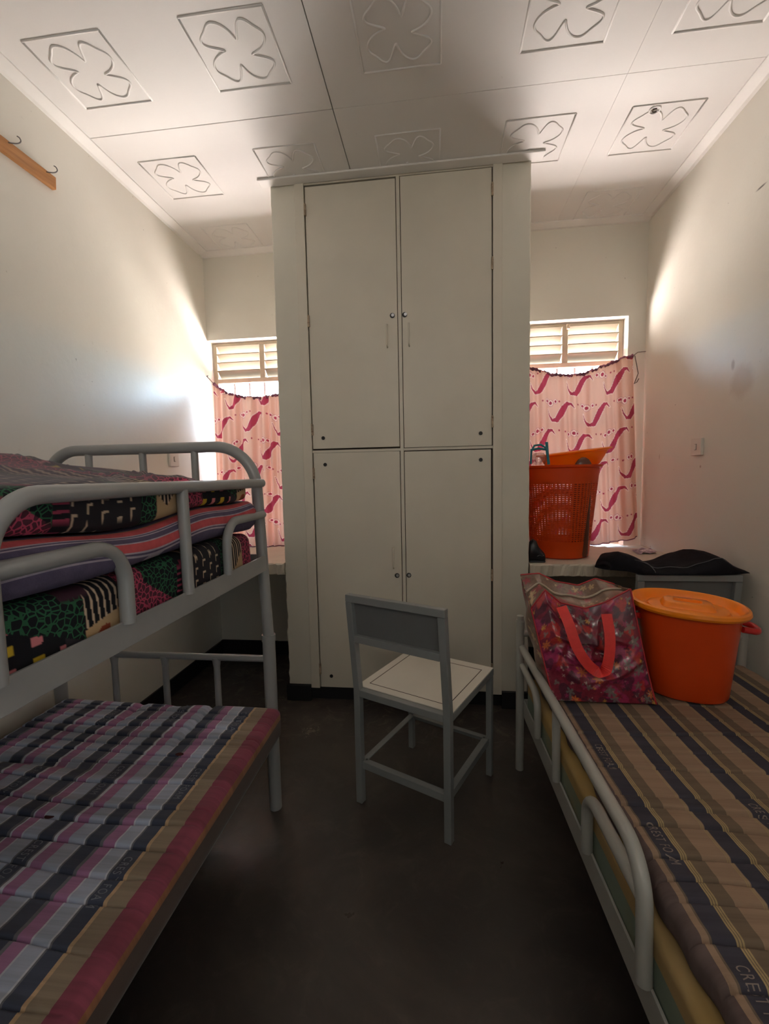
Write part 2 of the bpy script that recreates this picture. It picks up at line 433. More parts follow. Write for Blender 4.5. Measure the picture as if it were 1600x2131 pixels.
ys_by_board = {0: [], 1: [], 2: [1.03, 1.603], 3: [2.188, 2.74]}
for i in range(3):
    for j in range(4):
        gx1 = .0003 if i == 1 else .0018; gx0 = .0003 if i == 2 else .0018; gy = .0018 if i == 0 else .0006
        b = box((bx[i] + gx0, by[j] + gy, Hc), (bx[i + 1] - gx1, by[j + 1] - gy, Hc + .012)).build('board', 'ceil', ceil, bevel=.0008)
        for xx in xs_by_board[i]:
            for yy in ys_by_board[j]:
                if yy > 2.5 and .6 < xx < 2.05: continue
                if orn_mesh is None:
                    orn = ornament().build('moulding', 'ceil', b, smooth='all', local=True); orn_mesh = orn.data
                else:
                    orn = bpy.data.objects.new('moulding', orn_mesh); COL.objects.link(orn); orn.parent = b
                orn.location = (xx, yy, Hc - .0005)
# cornices
def cornice(name, a, b, axis):
    m = MB(); prof = [(0, 0), (0, -.020), (.018, -.020), (.050, -.008), (.057, -.006), (.057, 0)]
    vs = []
    for end in (a, b):
        for u, z in prof:
            if axis == 'L': vs.append((u, end, Hc + z))
            elif axis == 'R': vs.append((W - u, end, Hc + z))
            else: vs.append((end, D - u, Hc + z))
    n = len(prof); fs = [(i, (i + 1) % n, n + (i + 1) % n, n + i) for i in range(n)] + [tuple(range(n))[::-1], tuple(range(n, 2 * n))]
    m.add(vs, fs); return struct(name, m, 'cornice')
cornice('trim_1', Y0, D - .057, 'L'); cornice('trim_2', Y0, D - .057, 'R')
m = MB(); 
cornice('trim_3', 0.0, W, 'B')
struct('trim_4', box((.655, 2.238, Hc - .010), (2.032, 2.296, Hc - .0005)), 'cornice', bevel=.003)
# skirtings
struct('baseboard_left', box((0, Y0, 0), (.012, D, .095)), 'skirt', bevel=.002)
struct('baseboard_right', box((W - .012, -.48, 0), (W, D, .095)), 'skirt', bevel=.002)
sb = MB().box((.012, D - .012, 0), (.70, D, .095)).box((1.975, D - .012, 0), (W - .012, D, .095))
struct('baseboard_back', sb, 'skirt')
# casing of the made-up doorway that lets the side fill in
struct('trim_5', MB().box((W - .012, -1.48, 0), (W + .16, -1.44 + .03, 2.13)).box((W - .012, -.55, 0), (W + .16, -.48, 2.13)).box((W - .012, -1.41, 2.07), (W + .16, -.55, 2.13)), 'door')

# concrete ledges between wardrobe and side walls
def ledge(x0, x1, label):
    rng = np.random.default_rng(3 + int(x0))
    n = 60; xs = np.linspace(x0, x1, n); m = MB(); P = []
    for x in xs:
        j = rng.normal() * .0018; k = rng.normal() * .0015
        P.append([(x, D, .700), (x, 2.305 + j, .702), (x, 2.298 + k, .706 + j), (x, 2.298 + j, .757 + k), (x, 2.303 + k, .765), (x, 2.33, .7655), (x, D, .7655)])
    P = np.array(P); m.grid(P)
    m.f.append(tuple(range(7))); m.f.append(tuple(range((n - 1) * 7, n * 7))[::-1])
    o = m.build('window_ledge', 'ledge'); o['label'] = label; o['category'] = 'ledge'; return o
ledge(.001, .6955, 'plastered concrete ledge under the left window, behind the bunk bed')
ledge(1.9855, W - .001, 'plastered concrete ledge under the right window, carrying the orange basket')

# ------------------------------------------------------------------ WINDOWS
def window(idx, x0, x1, mull, bars, name):
    yf = 3.0; z0, z1 = WZ
    fr = MB(); t = .03
    fr.box((x0 + .002, yf - .02, z0 + .002), (x0 + t, yf + .03, z1 - .002)).box((x1 - t, yf - .02, z0 + .002), (x1 - .002, yf + .03, z1 - .002))
    fr.box((x0 + t, yf - .02, z1 - .020), (x1 - t, yf + .03, z1 - .002)).box((x0 + t, yf - .02, z0 + .002), (x1 - t, yf + .03, z0 + .03))
    fr.box((x0 + t, yf - .03, 1.880), (x1 - t, yf + .03, 1.908))
    root = struct('window_%d' % idx, fr, 'frame', bevel=.002)
    box((mull - .017, yf - .022, 1.908), (mull + .017, yf + .025, z1 - .02)).build('mullion', 'frame', root, bevel=.002)
    for xa, xb in ((x0 + t, mull - .017), (mull + .017, x1 - t)):
        for k in range(4):
            zi = 2.134 - .0555 * k
            m = MB()
            zo = zi - (.052 if k < 3 else .050)
            m.add([(x, y, z) for x in (xa + .001, xb - .001) for (y, z) in ((yf - .026, zi - .006), (yf - .026, zi + .000), (yf - .022, zi), (yf + .030, zo + .002), (yf + .030, zo), (yf - .022, zi - .003))],
                  [(0, 1, 7, 6), (1, 2, 8, 7), (2, 3, 9, 8), (3, 4, 10, 9), (4, 5, 11, 10), (5, 0, 6, 11), (5, 4, 3, 2, 1, 0), (6, 7, 8, 9, 10, 11)])
            m.build('louver_slat', 'slat', root)
    for xbar in bars:
        box((xbar - .006, yf + .004, z0 + .03), (xbar + .006, yf + .016, 1.88)).build('security_bar', 'bar', root)
    for zz in (1.30, 1.50):
        box((x0 + t, yf - .004, zz - .010), (x1 - t, yf + .004, zz + .010)).build('cross_bar', 'bar', root)
    xm = (x0 + x1) / 2
    for a, b in ((x0 + t, xm - .0), (xm, x1 - t)):
        box((a + .001, yf + .020, z0 + .031), (b - .001, yf + .023, 1.879)).build('pane', 'glass', root)
    return root
w1 = window(1, WL[0] + .001, WL[1], .352, [.137 + .1075 * k for k in range(5)], 'L')
w2 = window(2, WR[0], WR[1], 2.325, [2.07 + .1075 * k for k in range(6)], 'R')
# small brown catch on the mullion of the right window
box((2.330, 2.955, 2.110), (2.348, 2.980, 2.140)).build('catch', 'rust', w2, bevel=.003)

# ------------------------------------------------------------------ CURTAINS
def seg_dist(px, py, poly, wid):
    best = np.full(px.shape, 1e3)
    for (a, b), (c, d), w0, w1_ in zip(poly[:-1], poly[1:], wid[:-1], wid[1:]):
        vx, vy = c - a, d - b; L = vx * vx + vy * vy
        t = np.clip(((px - a) * vx + (py - b) * vy) / L, 0, 1)
        dd = np.hypot(px - a - t * vx, py - b - t * vy) - (w0 + (w1_ - w0) * t)
        best = np.minimum(best, dd)
    return best
SW = [(-.066, .012), (-.058, -.018), (-.040, -.042), (-.016, -.036), (.002, -.008), (.018, .022), (.036, .046), (.056, .050), (.074, .030)]
SWW = [.0005, .0025, .006, .0125, .0145, .0135, .010, .005, .0008]
def curtain_color(U, V):
    """cloth coordinates in metres; cream pink cloth, crimson swooshes, strings of ringed dots"""
    base = np.array([.80, .50, .40]); C = np.broadcast_to(base, U.shape + (3,)).copy()
    PU, PV = .250, .176
    crim = np.array([.42, .055, .10]); pale = np.array([.95, .74, .66])
    for row in range(-2, 10):
        off = (row % 2) * PU / 2
        for colm in range(-1, 6):
            cx_, cv = colm * PU + off, row * PV
            px, pv = U - cx_, V - cv
            px = px / 1.28; pv = pv / 1.28
            near = (np.abs(px) < .13) & (np.abs(pv) < .11)
            if not near.any(): continue
            d = seg_dist(px, pv, SW, SWW)
            C[near & (d < .0028)] = pale
            C[near & (d < 0)] = crim
            # dots between
            for k in range(5):
                dx, dy = -.100 + .024 * k + .003 * (k % 2), .052 - .012 * math.sin(k / 4 * PI) + .006 * (k % 2)
                rr = [.0040, .0062, .0082, .0058, .0042][(k + row) % 5]
                q = np.hypot(px - dx, pv - dy)
                if rr > .005:
                    C[(q < rr * 2.1) & (q > rr * 1.7)] = crim * .6 + pale * .4
                    C[(q < rr * 1.7)] = pale
                C[q < rr] = crim
    return C
def curtain(x0, x1, top, bot, folds, phase, label, seed, y=2.862, lim=.034):
    nu, nv = 300, 330
    u = np.linspace(0, 1, nu); v = np.linspace(0, 1, nv)
    U, V = np.meshgrid(u, v, indexing='ij')
    tx = np.interp(u, *zip(*top)); bz = np.interp(u, *zip(*bot))
    Xt = x0[0] + (x1[0] - x0[0]) * U; Xb = x0[1] + (x1[1] - x0[1]) * U
    X = Xt * (1 - V) + Xb * V
    Z = tx[:, None] * (1 - V) + bz[:, None] * V
    rng = np.random.default_rng(seed)
    Y = np.zeros_like(U)
    for k in range(5):
        fr = folds * (0.8 + .55 * k) + rng.random() * 1.5; ph = rng.random() * 6 + phase
        Y += np.sin(2 * PI * fr * U + ph + .6 * np.sin(2.3 * V + k)) / (1 + k * .55)
    amp = .0065 + .009 * V
    Y = Y * amp * .8 + .010 * np.sin(PI * V) * 0
    gather = np.exp(-V * 22) * .004 * np.sin(2 * PI * folds * 4.3 * U + 3 * np.sin(9 * U))
    Y = lim * np.tanh(Y * 3.0 / .034) + gather
    m = MB(); P = np.stack([X, y + Y, Z], -1); m.grid(P)
    o = m.build('curtain', 'curtain', smooth='all')
    o['label'] = label; o['category'] = 'curtain'; o['group'] = 'patterned half curtains at the windows'
    full = 1.18
    Cc = curtain_color((X - x0[1]) * full + .03, Z - .70 + .02 * np.sin(9 * U + seed))
    Cc = np.concatenate([Cc, np.ones(Cc.shape[:2] + (1,))], -1)
    set_attr(o, 'Col', Cc)
    # gathered heading around the cord, and bottom hem
    hm = MB(); pts = []; rs = []
    nn = 420
    for i in range(nn):
        f = i / (nn - 1); pts.append((x0[0] + (x1[0] - x0[0]) * f, y, float(np.interp(f, u, tx)) + .002 * math.sin(f * 70))); rs.append(.0088 + .0018 * math.sin(f * 190) + .0016 * math.sin(f * 77))
    hm.tube(pts, rs, 8)
    h = hm.build('heading', MT['heading'], o, smooth='all', label='gathered dark crimson heading along the cord')
    hb = MB(); hb.tube([tuple(P[i, -1]) for i in range(0, nu, 3)], .0035, 6)
    hb.build('hem', MT['heading'], o, smooth='all')
    return o
MT['heading'] = paint('curtain_heading_cloth', (.20, .07, .11), .9, .6, 30)
cu1 = curtain((.055, .020), (.690, .690), [(0, 1.858), (.05, 1.833), (.15, 1.790), (.33, 1.760), (.52, 1.752), (.70, 1.768), (1, 1.84)],
        [(0, .769), (1, .769)], 5, .4, 'patterned pink curtain on a sagging cord at the left window, partly behind the bunk', 1)
cu2 = curtain((1.990, 1.985), (2.690, 2.752), [(0, 1.90), (.15, 1.866), (.235, 1.847), (.335, 1.822), (.475, 1.810), (.59, 1.815), (.69, 1.837), (.845, 1.877), (.955, 1.905), (1, 1.908)],
        [(0, .768), (.62, .769), (.78, .784), (.9, .800), (1, .822)], 5, 2.0, 'patterned pink curtain at the right window, behind the orange basket', 2, 2.884, .021)
def cord(pts, par):
    return MB().tube(pts, .0022, 6).build('cord', 'cord', par, smooth='all')
c1 = cord([(.0, 2.884, 1.913), (.03, 2.872, 1.885), (.055, 2.862, 1.860)], cu1)
MB().tube([(-.002, 2.884, 1.913), (.010, 2.884, 1.915)], .0035, 8).build('nail', 'steel', c1)
c2 = cord([(2.690, 2.884, 1.908), (2.72, 2.890, 1.93), (2.762, 2.9, 1.935), (2.771, 2.905, 1.936)], cu2)
MB().tube([(2.690, 2.858, 1.905), (2.700, 2.858, 1.86), (2.712, 2.858, 1.80), (2.700, 2.858, 1.765), (2.690, 2.858, 1.74), (2.706, 2.858, 1.75), (2.716, 2.858, 1.77)], .0025, 6).build('loose_tail', 'cord', c2, smooth='all')

# ------------------------------------------------------------------ WARDROBE
YF = 2.303
wd = thing('built_in_wardrobe', 'tall built-in wardrobe with four cream doors between two plastered piers, standing between the windows', 'wardrobe', (1.34, YF, 0))
def pier(x0, x1, side):
    rng = np.random.default_rng(9 if side < 0 else 10); n = 90
    zs = np.linspace(.09, Hc - .0006, n); P = []
    for z in zs:
        j = rng.normal() * (.0022 if z < .75 else .0008)
        if side < 0: P.append([(x0 + j, D - .001, z), (x0 + j, YF + .004, z), (x0 + .004 + j, YF, z), (x1, YF, z), (x1, D - .001, z)])
        else: P.append([(x0, D - .001, z), (x0, YF, z), (x1 - .004 + j, YF, z), (x1 + j, YF + .004, z), (x1 + j, D - .001, z)])
    m = MB().grid(np.array(P)); m.f.append((0, 1, 2, 3, 4)); m.f.append(tuple(range((n - 1) * 5, n * 5))[::-1])
    return m.build('pier', 'pier', wd)
pier(.699, .826, -1); pier(1.846, 1.981, 1)
MB().box((.686, YF - .016, .001), (.826, D - .02, .088)).build('plinth', 'skirt', wd, bevel=.003, label='black painted foot of the pier')
MB().box((1.846, YF - .016, .001), (1.990, D - .02, .092)).build('plinth', 'skirt', wd, bevel=.003, label='black painted foot of the pier')
MB().add([(1.334, YF - .0065, 1.374), (1.36, YF - .0065, 1.368), (1.40, YF - .0065, 1.372), (1.372, YF - .0065, 1.379), (1.3575, YF - .0065, 1.43), (1.350, YF - .0065, 1.40)], [(0, 1, 2, 3, 4, 5)]) 
# carcass seen through the joints and the black kick recess
box((.826, YF + .012, .075), (1.846, D - .02, 2.698)).build('carcass', 'gap', wd)
box((.826, YF + .02, .001), (1.846, YF + .05, .0745)).build('kick_board', 'skirt', wd)
fr = MB(); fr.box((.826, YF - .012, .075), (.874, YF + .02, 2.699)).box((1.802, YF - .012, .075), (1.846, YF + .02, 2.699))
fr.build('frame', 'door', wd, bevel=.002)
box((.874, YF - .004, 2.684), (1.802, YF + .02, 2.699)).build('head_rail', 'door', wd)
box((1.3375, YF - .004, .075), (1.3545, YF + .018, 2.684)).build('centre_post', 'door', wd)
def hinge(door, x, z):
    MB().box((x - .005, YF - .015, z - .028), (x + .005, YF - .0045, z + .028)).tube([(x, YF - .014, z - .030), (x, YF - .014, z + .030)], .0042, 8).build('hinge', 'rust', door)
def cap(door, x, z):
    MB().tube([(x, YF - .004, z), (x, YF - .0062, z)], .0095, 18).build('vent_hole', 'hole', door)
def lockp(door, x, z, d=0):
    MB().tube([(x, YF - .004, z), (x, YF - .0064, z)], .0125, 18).build('lock_recess', 'hole', door)
    MB().tube([(x + .002 + d, YF - .004, z + .001), (x + .002 + d, YF - .010, z + .001)], .0078, 16).build('lock', 'chrome', door)
def handle(door, x, z0, z1):
    MB().tube(fillet([(x, YF - .003, z1), (x, YF - .026, z1 - .006), (x, YF - .026, z0 + .006), (x, YF - .003, z0)], .010, 4), .0038, 8).build('handle', 'door', door, smooth='all')
def door(x0, x1, z0, z1, lab):
    d = box((x0, YF - .006, z0), (x1, YF + .011, z1)).build('door', 'door', wd, bevel=.0015, label=lab)
    return d
d1 = door(.8795, 1.334, 1.374, 2.675, 'upper left door'); d2 = door(1.358, 1.797, 1.368, 2.680, 'upper right door')
d3 = door(.8795, 1.334, .080, 1.352, 'lower left door'); d4 = door(1.358, 1.793, .086, 1.348, 'lower right door')
box((.874, YF - .003, 1.3535), (1.802, YF + .018, 1.366)).build('mid_rail', 'door', wd)
YF -= .002
for d, xs_, zs_ in ((d1, .879, (2.563, 2.022, 1.473)), (d2, 1.799, (2.577, 2.239, 1.484)), (d3, .879, (1.247, .184)), (d4, 1.796, (.711, .213))):
    for z in zs_: hinge(d, xs_, z)
cap(d1, .935, 1.429); cap(d2, 1.742, 1.429); cap(d3, .941, 1.291); cap(d4, 1.742, 1.297); cap(d3, .939, .143)
lockp(d1, 1.309, 2.026); lockp(d2, 1.371, 2.026, .002); lockp(d3, 1.309, .703); lockp(d4, 1.371, .705)
handle(d1, 1.281, 1.872, 1.984); handle(d2, 1.391, 1.872, 1.984); handle(d3, 1.292, .742, .852)
YF += .002

# ------------------------------------------------------------------ LEFT BUNK BED
bk = thing('bunk_bed', 'grey tubular steel bunk bed along the left wall with two tiers', 'bunk bed', (.48, .55, 0))
XO, XI, YE, YN = .912, .062, 1.509, -.44
def post(x, y, px=None):
    p = MB().tube([(x, y, 0), (x, y, .652)], .0225, 16).build('post', 'bed', bk, smooth=True)
    MB().tube([(x, y, .640), (x, y, .664)], .0245, 16).build('socket', 'bed', p, smooth=True)
    return p
for y in (YE, YN):
    for x in (XO, XI): post(x, y)
def hoop(y):
    pts = fillet([(XI, y, .655), (XI + .020, y, 1.342), (XO - .025, y, 1.342), (XO, y, .655)], [.13, .15], 12)
    return MB().tube(pts, .0195, 14).build('end_hoop', 'bed', bk, smooth=True)
hoop(YE); hoop(YN)
for y in (YE, YN):
    for x in (.254, .467, .666):
        MB().tube([(x, y, .93), (x, y, 1.33)], .0125, 10).build('spindle', 'bed', bk, smooth=True)
    for x in (.297, .504, .708):
        MB().tube([(x, y, .305), (x, y, .535), (x, y, .573)], [.0115, .0115, .017], 10).build('spindle', 'bed', bk, smooth=True)
    MB().tube([(XI, y, .573), (XO, y, .573)], .0125, 10).build('end_rail', 'bed', bk, smooth=True)
    box((XI, y - .004, .906), (XO, y + .004, .958)).build('cross_plate', 'bed', bk)
    box((XI, y - .004, .255), (XO, y + .004, .305)).build('cross_plate', 'bed', bk)
for x, s_ in ((.919, -1), (.052, 1)):
    MB().box((x - .003, YN, .904), (x + .003, YE - .015, .9575)).box((x if s_ > 0 else x - .035, YN, .904), (x + .035 if s_ > 0 else x, YE - .015, .909)).build('side_rail', 'bed', bk, bevel=.001)
    MB().box((x - .003, YN, .253), (x + .003, YE - .015, .302)).build('side_rail', 'bed', bk, bevel=.001)
MB().box((.06, YN, .910), (.905, YE - .02, .914)).build('bed_base', 'bed', bk)
MB().box((.06, YN, .262), (.905, YE - .02, .266)).build('bed_base', 'bed', bk)
xg = .921
MB().tube(fillet([(xg - .006, YE - .012, 1.211), (xg, .522, 1.211), (xg, .522, .952)], [.095], 10), .0150, 14).build('guard_rail', 'bed', bk, smooth=True)
MB().tube([(xg, .997, 1.205), (xg, 1.002, .952)], .0135, 12).build('guard_spindle', 'bed', bk, smooth=True)
MB().tube(fillet([(xg - .006, YE - .012, 1.101), (xg, 1.208, 1.103), (xg, 1.208, .952)], [.07], 8), .0130, 12).build('guard_loop', 'bed', bk, smooth=True)
MB().tube(fillet([(xg, .525, 1.108), (xg, .787, 1.108), (xg, .787, .952)], [.075], 8), .0145, 12).build('guard_loop', 'bed', bk, smooth=True)

# ------------------------------------------------------------------ MATTRESSES
rngm = np.random.default_rng(5)
def creases(ylist, seed, depth=(.005, .012), wid=.0026, wav=.012):
    r = np.random.default_rng(seed); out = []
    for y in ylist:
        out.append((y, r.uniform(*depth), wid * r.uniform(.7, 1.5), r.uniform(-.03, .03), r.uniform(0, 6), r.uniform(2, 6), wav * r.uniform(.3, 1)))
    def f(X, Y):
        h = np.zeros_like(X)
        for (y, d, w_, sl, ph, k, a) in out:
            yc = y + sl * (X - .5) + a * np.sin(k * X * 2 + ph)
            t = (Y - yc) / w_
            h += -d * np.exp(-t * t) + .28 * d * np.exp(-((t - 4.5) / 4.0) ** 2)
        return h
    return f
def mattress(name, x0, x1, y0, y1, z0, z1, mat, h=None, r=.03, loc=None, rz=0, res=(.008, .006), bulge=0.0, hb=None, side_n=7, parent_label=None, cat='mattress', edge=None, group=None):
    """closed rounded slab; the top follows z1 + h(x, y)"""
    nx = int((x1 - x0) / res[0]) + 2; ny = int((y1 - y0) / res[1]) + 2
    def axis(a, b, n):
        # extra density at the rounded edges
        t = np.linspace(0, 1, n); core = a + r + (b - a - 2 * r) * t
        return core
    xs = axis(x0, x1, nx); ys = axis(y0, y1, ny)
    # ring structure: top grid then rounded sides going down
    X, Y = np.meshgrid(xs, ys, indexing='ij')
    Zt = np.full_like(X, z1) + (h(X, Y) if h else 0)
    m = MB(); m.grid(np.stack([X, Y, Zt], -1))
    idx = [(i, 0) for i in range(nx)] + [(nx - 1, j) for j in range(1, ny)] + [(i, ny - 1) for i in range(nx - 2, -1, -1)] + [(0, j) for j in range(ny - 2, 0, -1)]
    N = len(idx); H_ = z1 - z0
    prev = [i * ny + j for i, j in idx]
    steps = [(r * math.sin(a), -r * (1 - math.cos(a))) for a in np.linspace(0, PI / 2, 6)[1:]]
    k_side = side_n
    prof = [(o_, z_) for o_, z_ in steps]
    zb = -H_ + r * .8
    for t in np.linspace(0, 1, k_side)[1:]:
        prof.append((r + bulge * math.sin(t * PI), -r + (zb + r) * t))
    prof += [(r - r * .8 * (1 - math.cos(a)), zb - r * .8 * math.sin(a)) for a in np.linspace(0, PI / 2, 4)[1:]]
    for o_, z_ in prof:
        cur = []
        for q, (i, j) in enumerate(idx):
            bx_, by_, bz_ = X[i, j], Y[i, j], Zt[i, j]
            dx = -1 if i == 0 else (1 if i == nx - 1 else 0); dy = -1 if j == 0 else (1 if j == ny - 1 else 0)
            if dx and dy: dx *= .7071; dy *= .7071
            hz = (bz_ - z1) * max(0, 1 + z_ / H_)
            if hb: hz += float(hb(bx_, by_)) * min(1, max(0, -z_ / H_))
            px_, py_ = bx_ + dx * o_, by_ + dy * o_
            if edge:
                e_ = edge(px_, py_, z_); px_ += dx * e_; py_ += dy * e_
            m.v.append((px_, py_, z1 + z_ + hz)); cur.append(len(m.v) - 1)
        for q in range(N):
            m.f.append((prev[q], cur[q], cur[(q + 1) % N], prev[(q + 1) % N]))
        prev = cur
    m.f.append(tuple(prev))
    return m
# colours of woven ticking
navy = lin(72, 78, 96); pink = lin(178, 128, 168); lgrey = lin(182, 192, 212); white = lin(215, 218, 228); tan = lin(150, 134, 114); red = lin(136, 66, 84); pale = lin(196, 165, 130); mid = lin(120, 120, 128)
def lines(c1_, c2_, n, wd_):
    out = []
    for i in range(n): out += [(wd_, c1_), (wd_, c2_)]
    return out
per = [(.034, navy), (.003, mid), (.0025, white), (.002, mid), (.003, white), (.028, pink), (.003, white), (.036, lgrey), (.003, white), (.0035, mid)]
plen = sum(p[0] for p in per)   # 0.118
bands = [(.012, lin(176, 105, 70)), (.010, lgrey)] + per * 6
start = .828 - sum(b[0] for b in bands) 
bands += [(.034, navy), (.002, pale), (.003, tan), (.002, pale), (.003, tan), (.034, tan), (.0025, pale), (.002, tan), (.0025, pale), (.034, red), (.0015, pale), (.003, red), (.0015, pale), (.004, red), (.006, lin(140, 95, 62)), (.2, lin(58, 44, 44))]
MT['tick_left'] = striped('plaid_ticking', start, bands, yband=.145, side=(.372, lin(74, 58, 50)))
yl = [-.36, -.27, -.2, -.12, -.03, .06, .13, .2, .29, .36, .43, .50, .575, .655, .735, .795, .865, .93, .99, 1.065, 1.135, 1.19, 1.235, 1.285, 1.33, 1.375, 1.42, 1.46]
cr1 = creases(yl, 11)
def hl(X, Y):
    h = cr1(X, Y) * np.clip((.955 - X) / .10, .15, 1) + .003 * np.sin(9 * X + 5 * Y) + .002 * np.sin(14 * Y + 3 * X) * np.sin(4 * X)
    h += -.014 * np.exp(-((X - .70 + .0 * Y) / .010) ** 2) * (Y > 1.18) * np.clip((Y - 1.18) / .12, 0, 1)      # slumped fold at the far end
    h += -.010 * np.exp(-((X - .43) / .012) ** 2) * np.clip((Y - 1.30) / .1, 0, 1)
    h += -.012 * np.exp(-((Y - 1.125 - .05 * (.3 - X)) / .012) ** 2) * np.clip((.62 - X) / .3, 0, 1)
    return h
m = mattress('m', .098, .962, -.43, 1.492, .303, .405, 'tick_left', hl, r=.028, res=(.014, .0022))
mL = m.build('mattress', 'tick_left', smooth='all')
mL['label'] = 'thin plaid mattress, grey pink and navy, on the lower bunk'; mL['category'] = 'mattress'
def text_on(parent, txt, xc, ya, yb_, hgt, hf, zt, mat):
    """woven word lying on the ticking, read along -y"""
    cu = bpy.data.curves.new('t', 'FONT'); cu.body = txt; cu.size = 1; cu.space_character = 1.25
    ob = bpy.data.objects.new('t', cu); COL.objects.link(ob)
    dg = bpy.context.evaluated_depsgraph_get(); me = bpy.data.meshes.new_from_object(ob.evaluated_get(dg))
    bpy.data.objects.remove(ob)
    co = np.array([v.co[:] for v in me.vertices]); mn, mx = co.min(0), co.max(0); sz = mx - mn
    X = xc + ((co[:, 1] - mn[1]) / sz[1] - .5) * hgt; Y = ya - (co[:, 0] - mn[0]) / sz[0] * (ya - yb_)
    Z = zt + hf(X, Y) + .0012
    Mi = WM[parent].inverted()
    for v, p in zip(me.vertices, zip(X, Y, Z)): v.co = Mi @ Vector(p)
    me.materials.clear(); me.materials.append(MT[mat])
    o = bpy.data.objects.new('lettering', me); COL.objects.link(o); o.parent = parent; WM[o] = WM[parent]; return o
for xc, ya in ((.845, 1.43), (.845, 1.13), (.845, .84), (.845, .54), (.608, 1.47), (.608, 1.13), (.608, .86), (.372, 1.42), (.372, 1.10), (.372, .82)):
    text_on(mL, 'CREST FOAM', xc, ya, ya - .115, .019, hl, .405, 'letters')
for x, y in ((.748, 1.189), (.562, .931)):
    MB().lathe([(.0001, .0016), (.009, .0016), (.010, .0006)], (x, y, .405 + float(hl(np.array([x]), np.array([y]))[0])), 14, 1.3, .8).build('torn_hole', 'hole_red', mL)

# patchwork print used by two mattresses
K = {'maroon': (.085, .022, .036), 'pinkl': (.44, .06, .12), 'black': (.007, .007, .010), 'green': (.022, .105, .048), 'cream': (.52, .36, .20), 'rust': (.30, .06, .03), 'char': (.030, .027, .033), 'pale': (.55, .42, .30), 'yellow': (.55, .38, .03), 'pinks': (.60, .20, .22), 'aub': (.05, .018, .030)}
K = {k: np.array(v) for k, v in K.items()}
def patchwork(s, t, soft=1.0):
    """s runs along the mattress (m), t up the side / across the top (m)"""
    C = np.zeros(s.shape + (4,)); L = np.zeros(s.shape + (4,)); L[..., 3] = 1
    s = (s - .50) % .96 + .50
    sk = s + .35 * (t - .05)        # slanted seams
    def put(mask, col, crack=0, line=None):
        C[mask, :3] = col; C[mask, 3] = crack
        if line is not None: L[mask, :3] = line
    put(np.ones(s.shape, bool), K['char'])
    # black with yellow and pink tabs
    a = s < .66; put(a, K['black'])
    cx_ = (s - .50) % .050; cz_ = t % .034
    tab = a & (cx_ < .020) & (cz_ > .012) & (cz_ < .026)
    put(tab & (((s * 20).astype(int) + (t * 29).astype(int)) % 2 == 0), K['yellow']); put(tab & (((s * 20).astype(int) + (t * 29).astype(int)) % 2 == 1), K['pinks'])
    g = (s > .555) & (s < .705) & (t > .085 - .45 * (s - .555)); put(g, K['black'], 1, K['green'])
    # cream triangle and black and cream bars
    b = (s >= .705) & (s < .79); put(b, K['cream'])
    bars = b & (t > .035 + .20 * (s - .705)); put(bars, K['black']); put(bars & (((s + .12 * t) % .0155) < .0045), K['pale'])
    ru = b & (np.hypot((s - .748) / 1.8, t - .020 - .25 * (s - .748)) < .010); put(ru, K['rust'])
    put((s >= .66) & (s < .72) & (t > .10), K['aub'])
    c = (s >= .79) & (s < .985); put(c, K['maroon'], 1, K['pinkl'])
    d = (s >= .865) & (s < 1.0) & (t > .085 - .62 * (s - .865)) & (t > .01); put(d, K['black'], 1, K['green'])
    e_ = (s >= .985) & (s < 1.02); put(e_, K['black']); put(e_ & ((t % .014) < .005), K['pinkl'] * .7)
    f = (s >= 1.02) & (s < 1.20); put(f, K['char'] * .6)
    u_ = (s - 1.02) % .036; r_ = ((t + .5 * .03 * (((s - 1.02) / .036).astype(int) % 2)) % .031)
    chev = f & (((u_ > .006) & (u_ < .020) & (r_ > .020) & (r_ < .0245)) | ((u_ > .006) & (u_ < .0095) & (r_ > .006) & (r_ < .0245)))
    put(chev, K['pale'])
    put((s >= 1.20) & (s < 1.25), K['black'], 1, K['green'])
    h_ = (s >= 1.25) & (s < 1.345); put(h_, K['cream'] * .8); hb_ = h_ & (t > .02 + .9 * np.abs(s - 1.285)); put(hb_, K['black']); put(hb_ & (((s) % .013) < .0045), K['pale'])
    put((s >= 1.345), K['maroon'], 1, K['pinkl'])
    return C, L
def patch_obj(m, name, label, shift, z0, group, dull=1.0):
    o = m.build(name, 'patch', smooth='all'); o['label'] = label; o['category'] = 'mattress'
    co = np.array(m.v); t = (co[:, 2] - z0) + np.clip(.90 - co[:, 0], 0, 2) * .9
    s_ = co[:, 1] + shift + np.clip(.86 - co[:, 0], 0, 2) * .35
    C, L = patchwork(s_, t)
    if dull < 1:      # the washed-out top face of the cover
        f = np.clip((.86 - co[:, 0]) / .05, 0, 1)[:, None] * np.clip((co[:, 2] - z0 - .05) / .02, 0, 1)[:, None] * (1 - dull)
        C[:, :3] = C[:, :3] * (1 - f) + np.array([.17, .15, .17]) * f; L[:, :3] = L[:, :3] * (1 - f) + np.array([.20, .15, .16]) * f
    set_attr(o, 'Col', C); set_attr(o, 'Lin', L); return o
def side_wob(seed, a=.006):
    def f(x, y, z): return a * math.sin(7 * y + seed + 20 * z) + a * .6 * math.sin(17 * y + seed * 2)
    return f
mb1 = mattress('m', .085, .902, -.40, 1.435, .916, 1.048, 'patch', lambda X, Y: .004 * np.sin(7 * Y) , r=.032, res=(.02, .003), side_n=30, edge=side_wob(1, .003))
patch_obj(mb1, 'mattress', 'patchwork-print mattress at the bottom of the stack on the upper bunk', 0, .930, None)
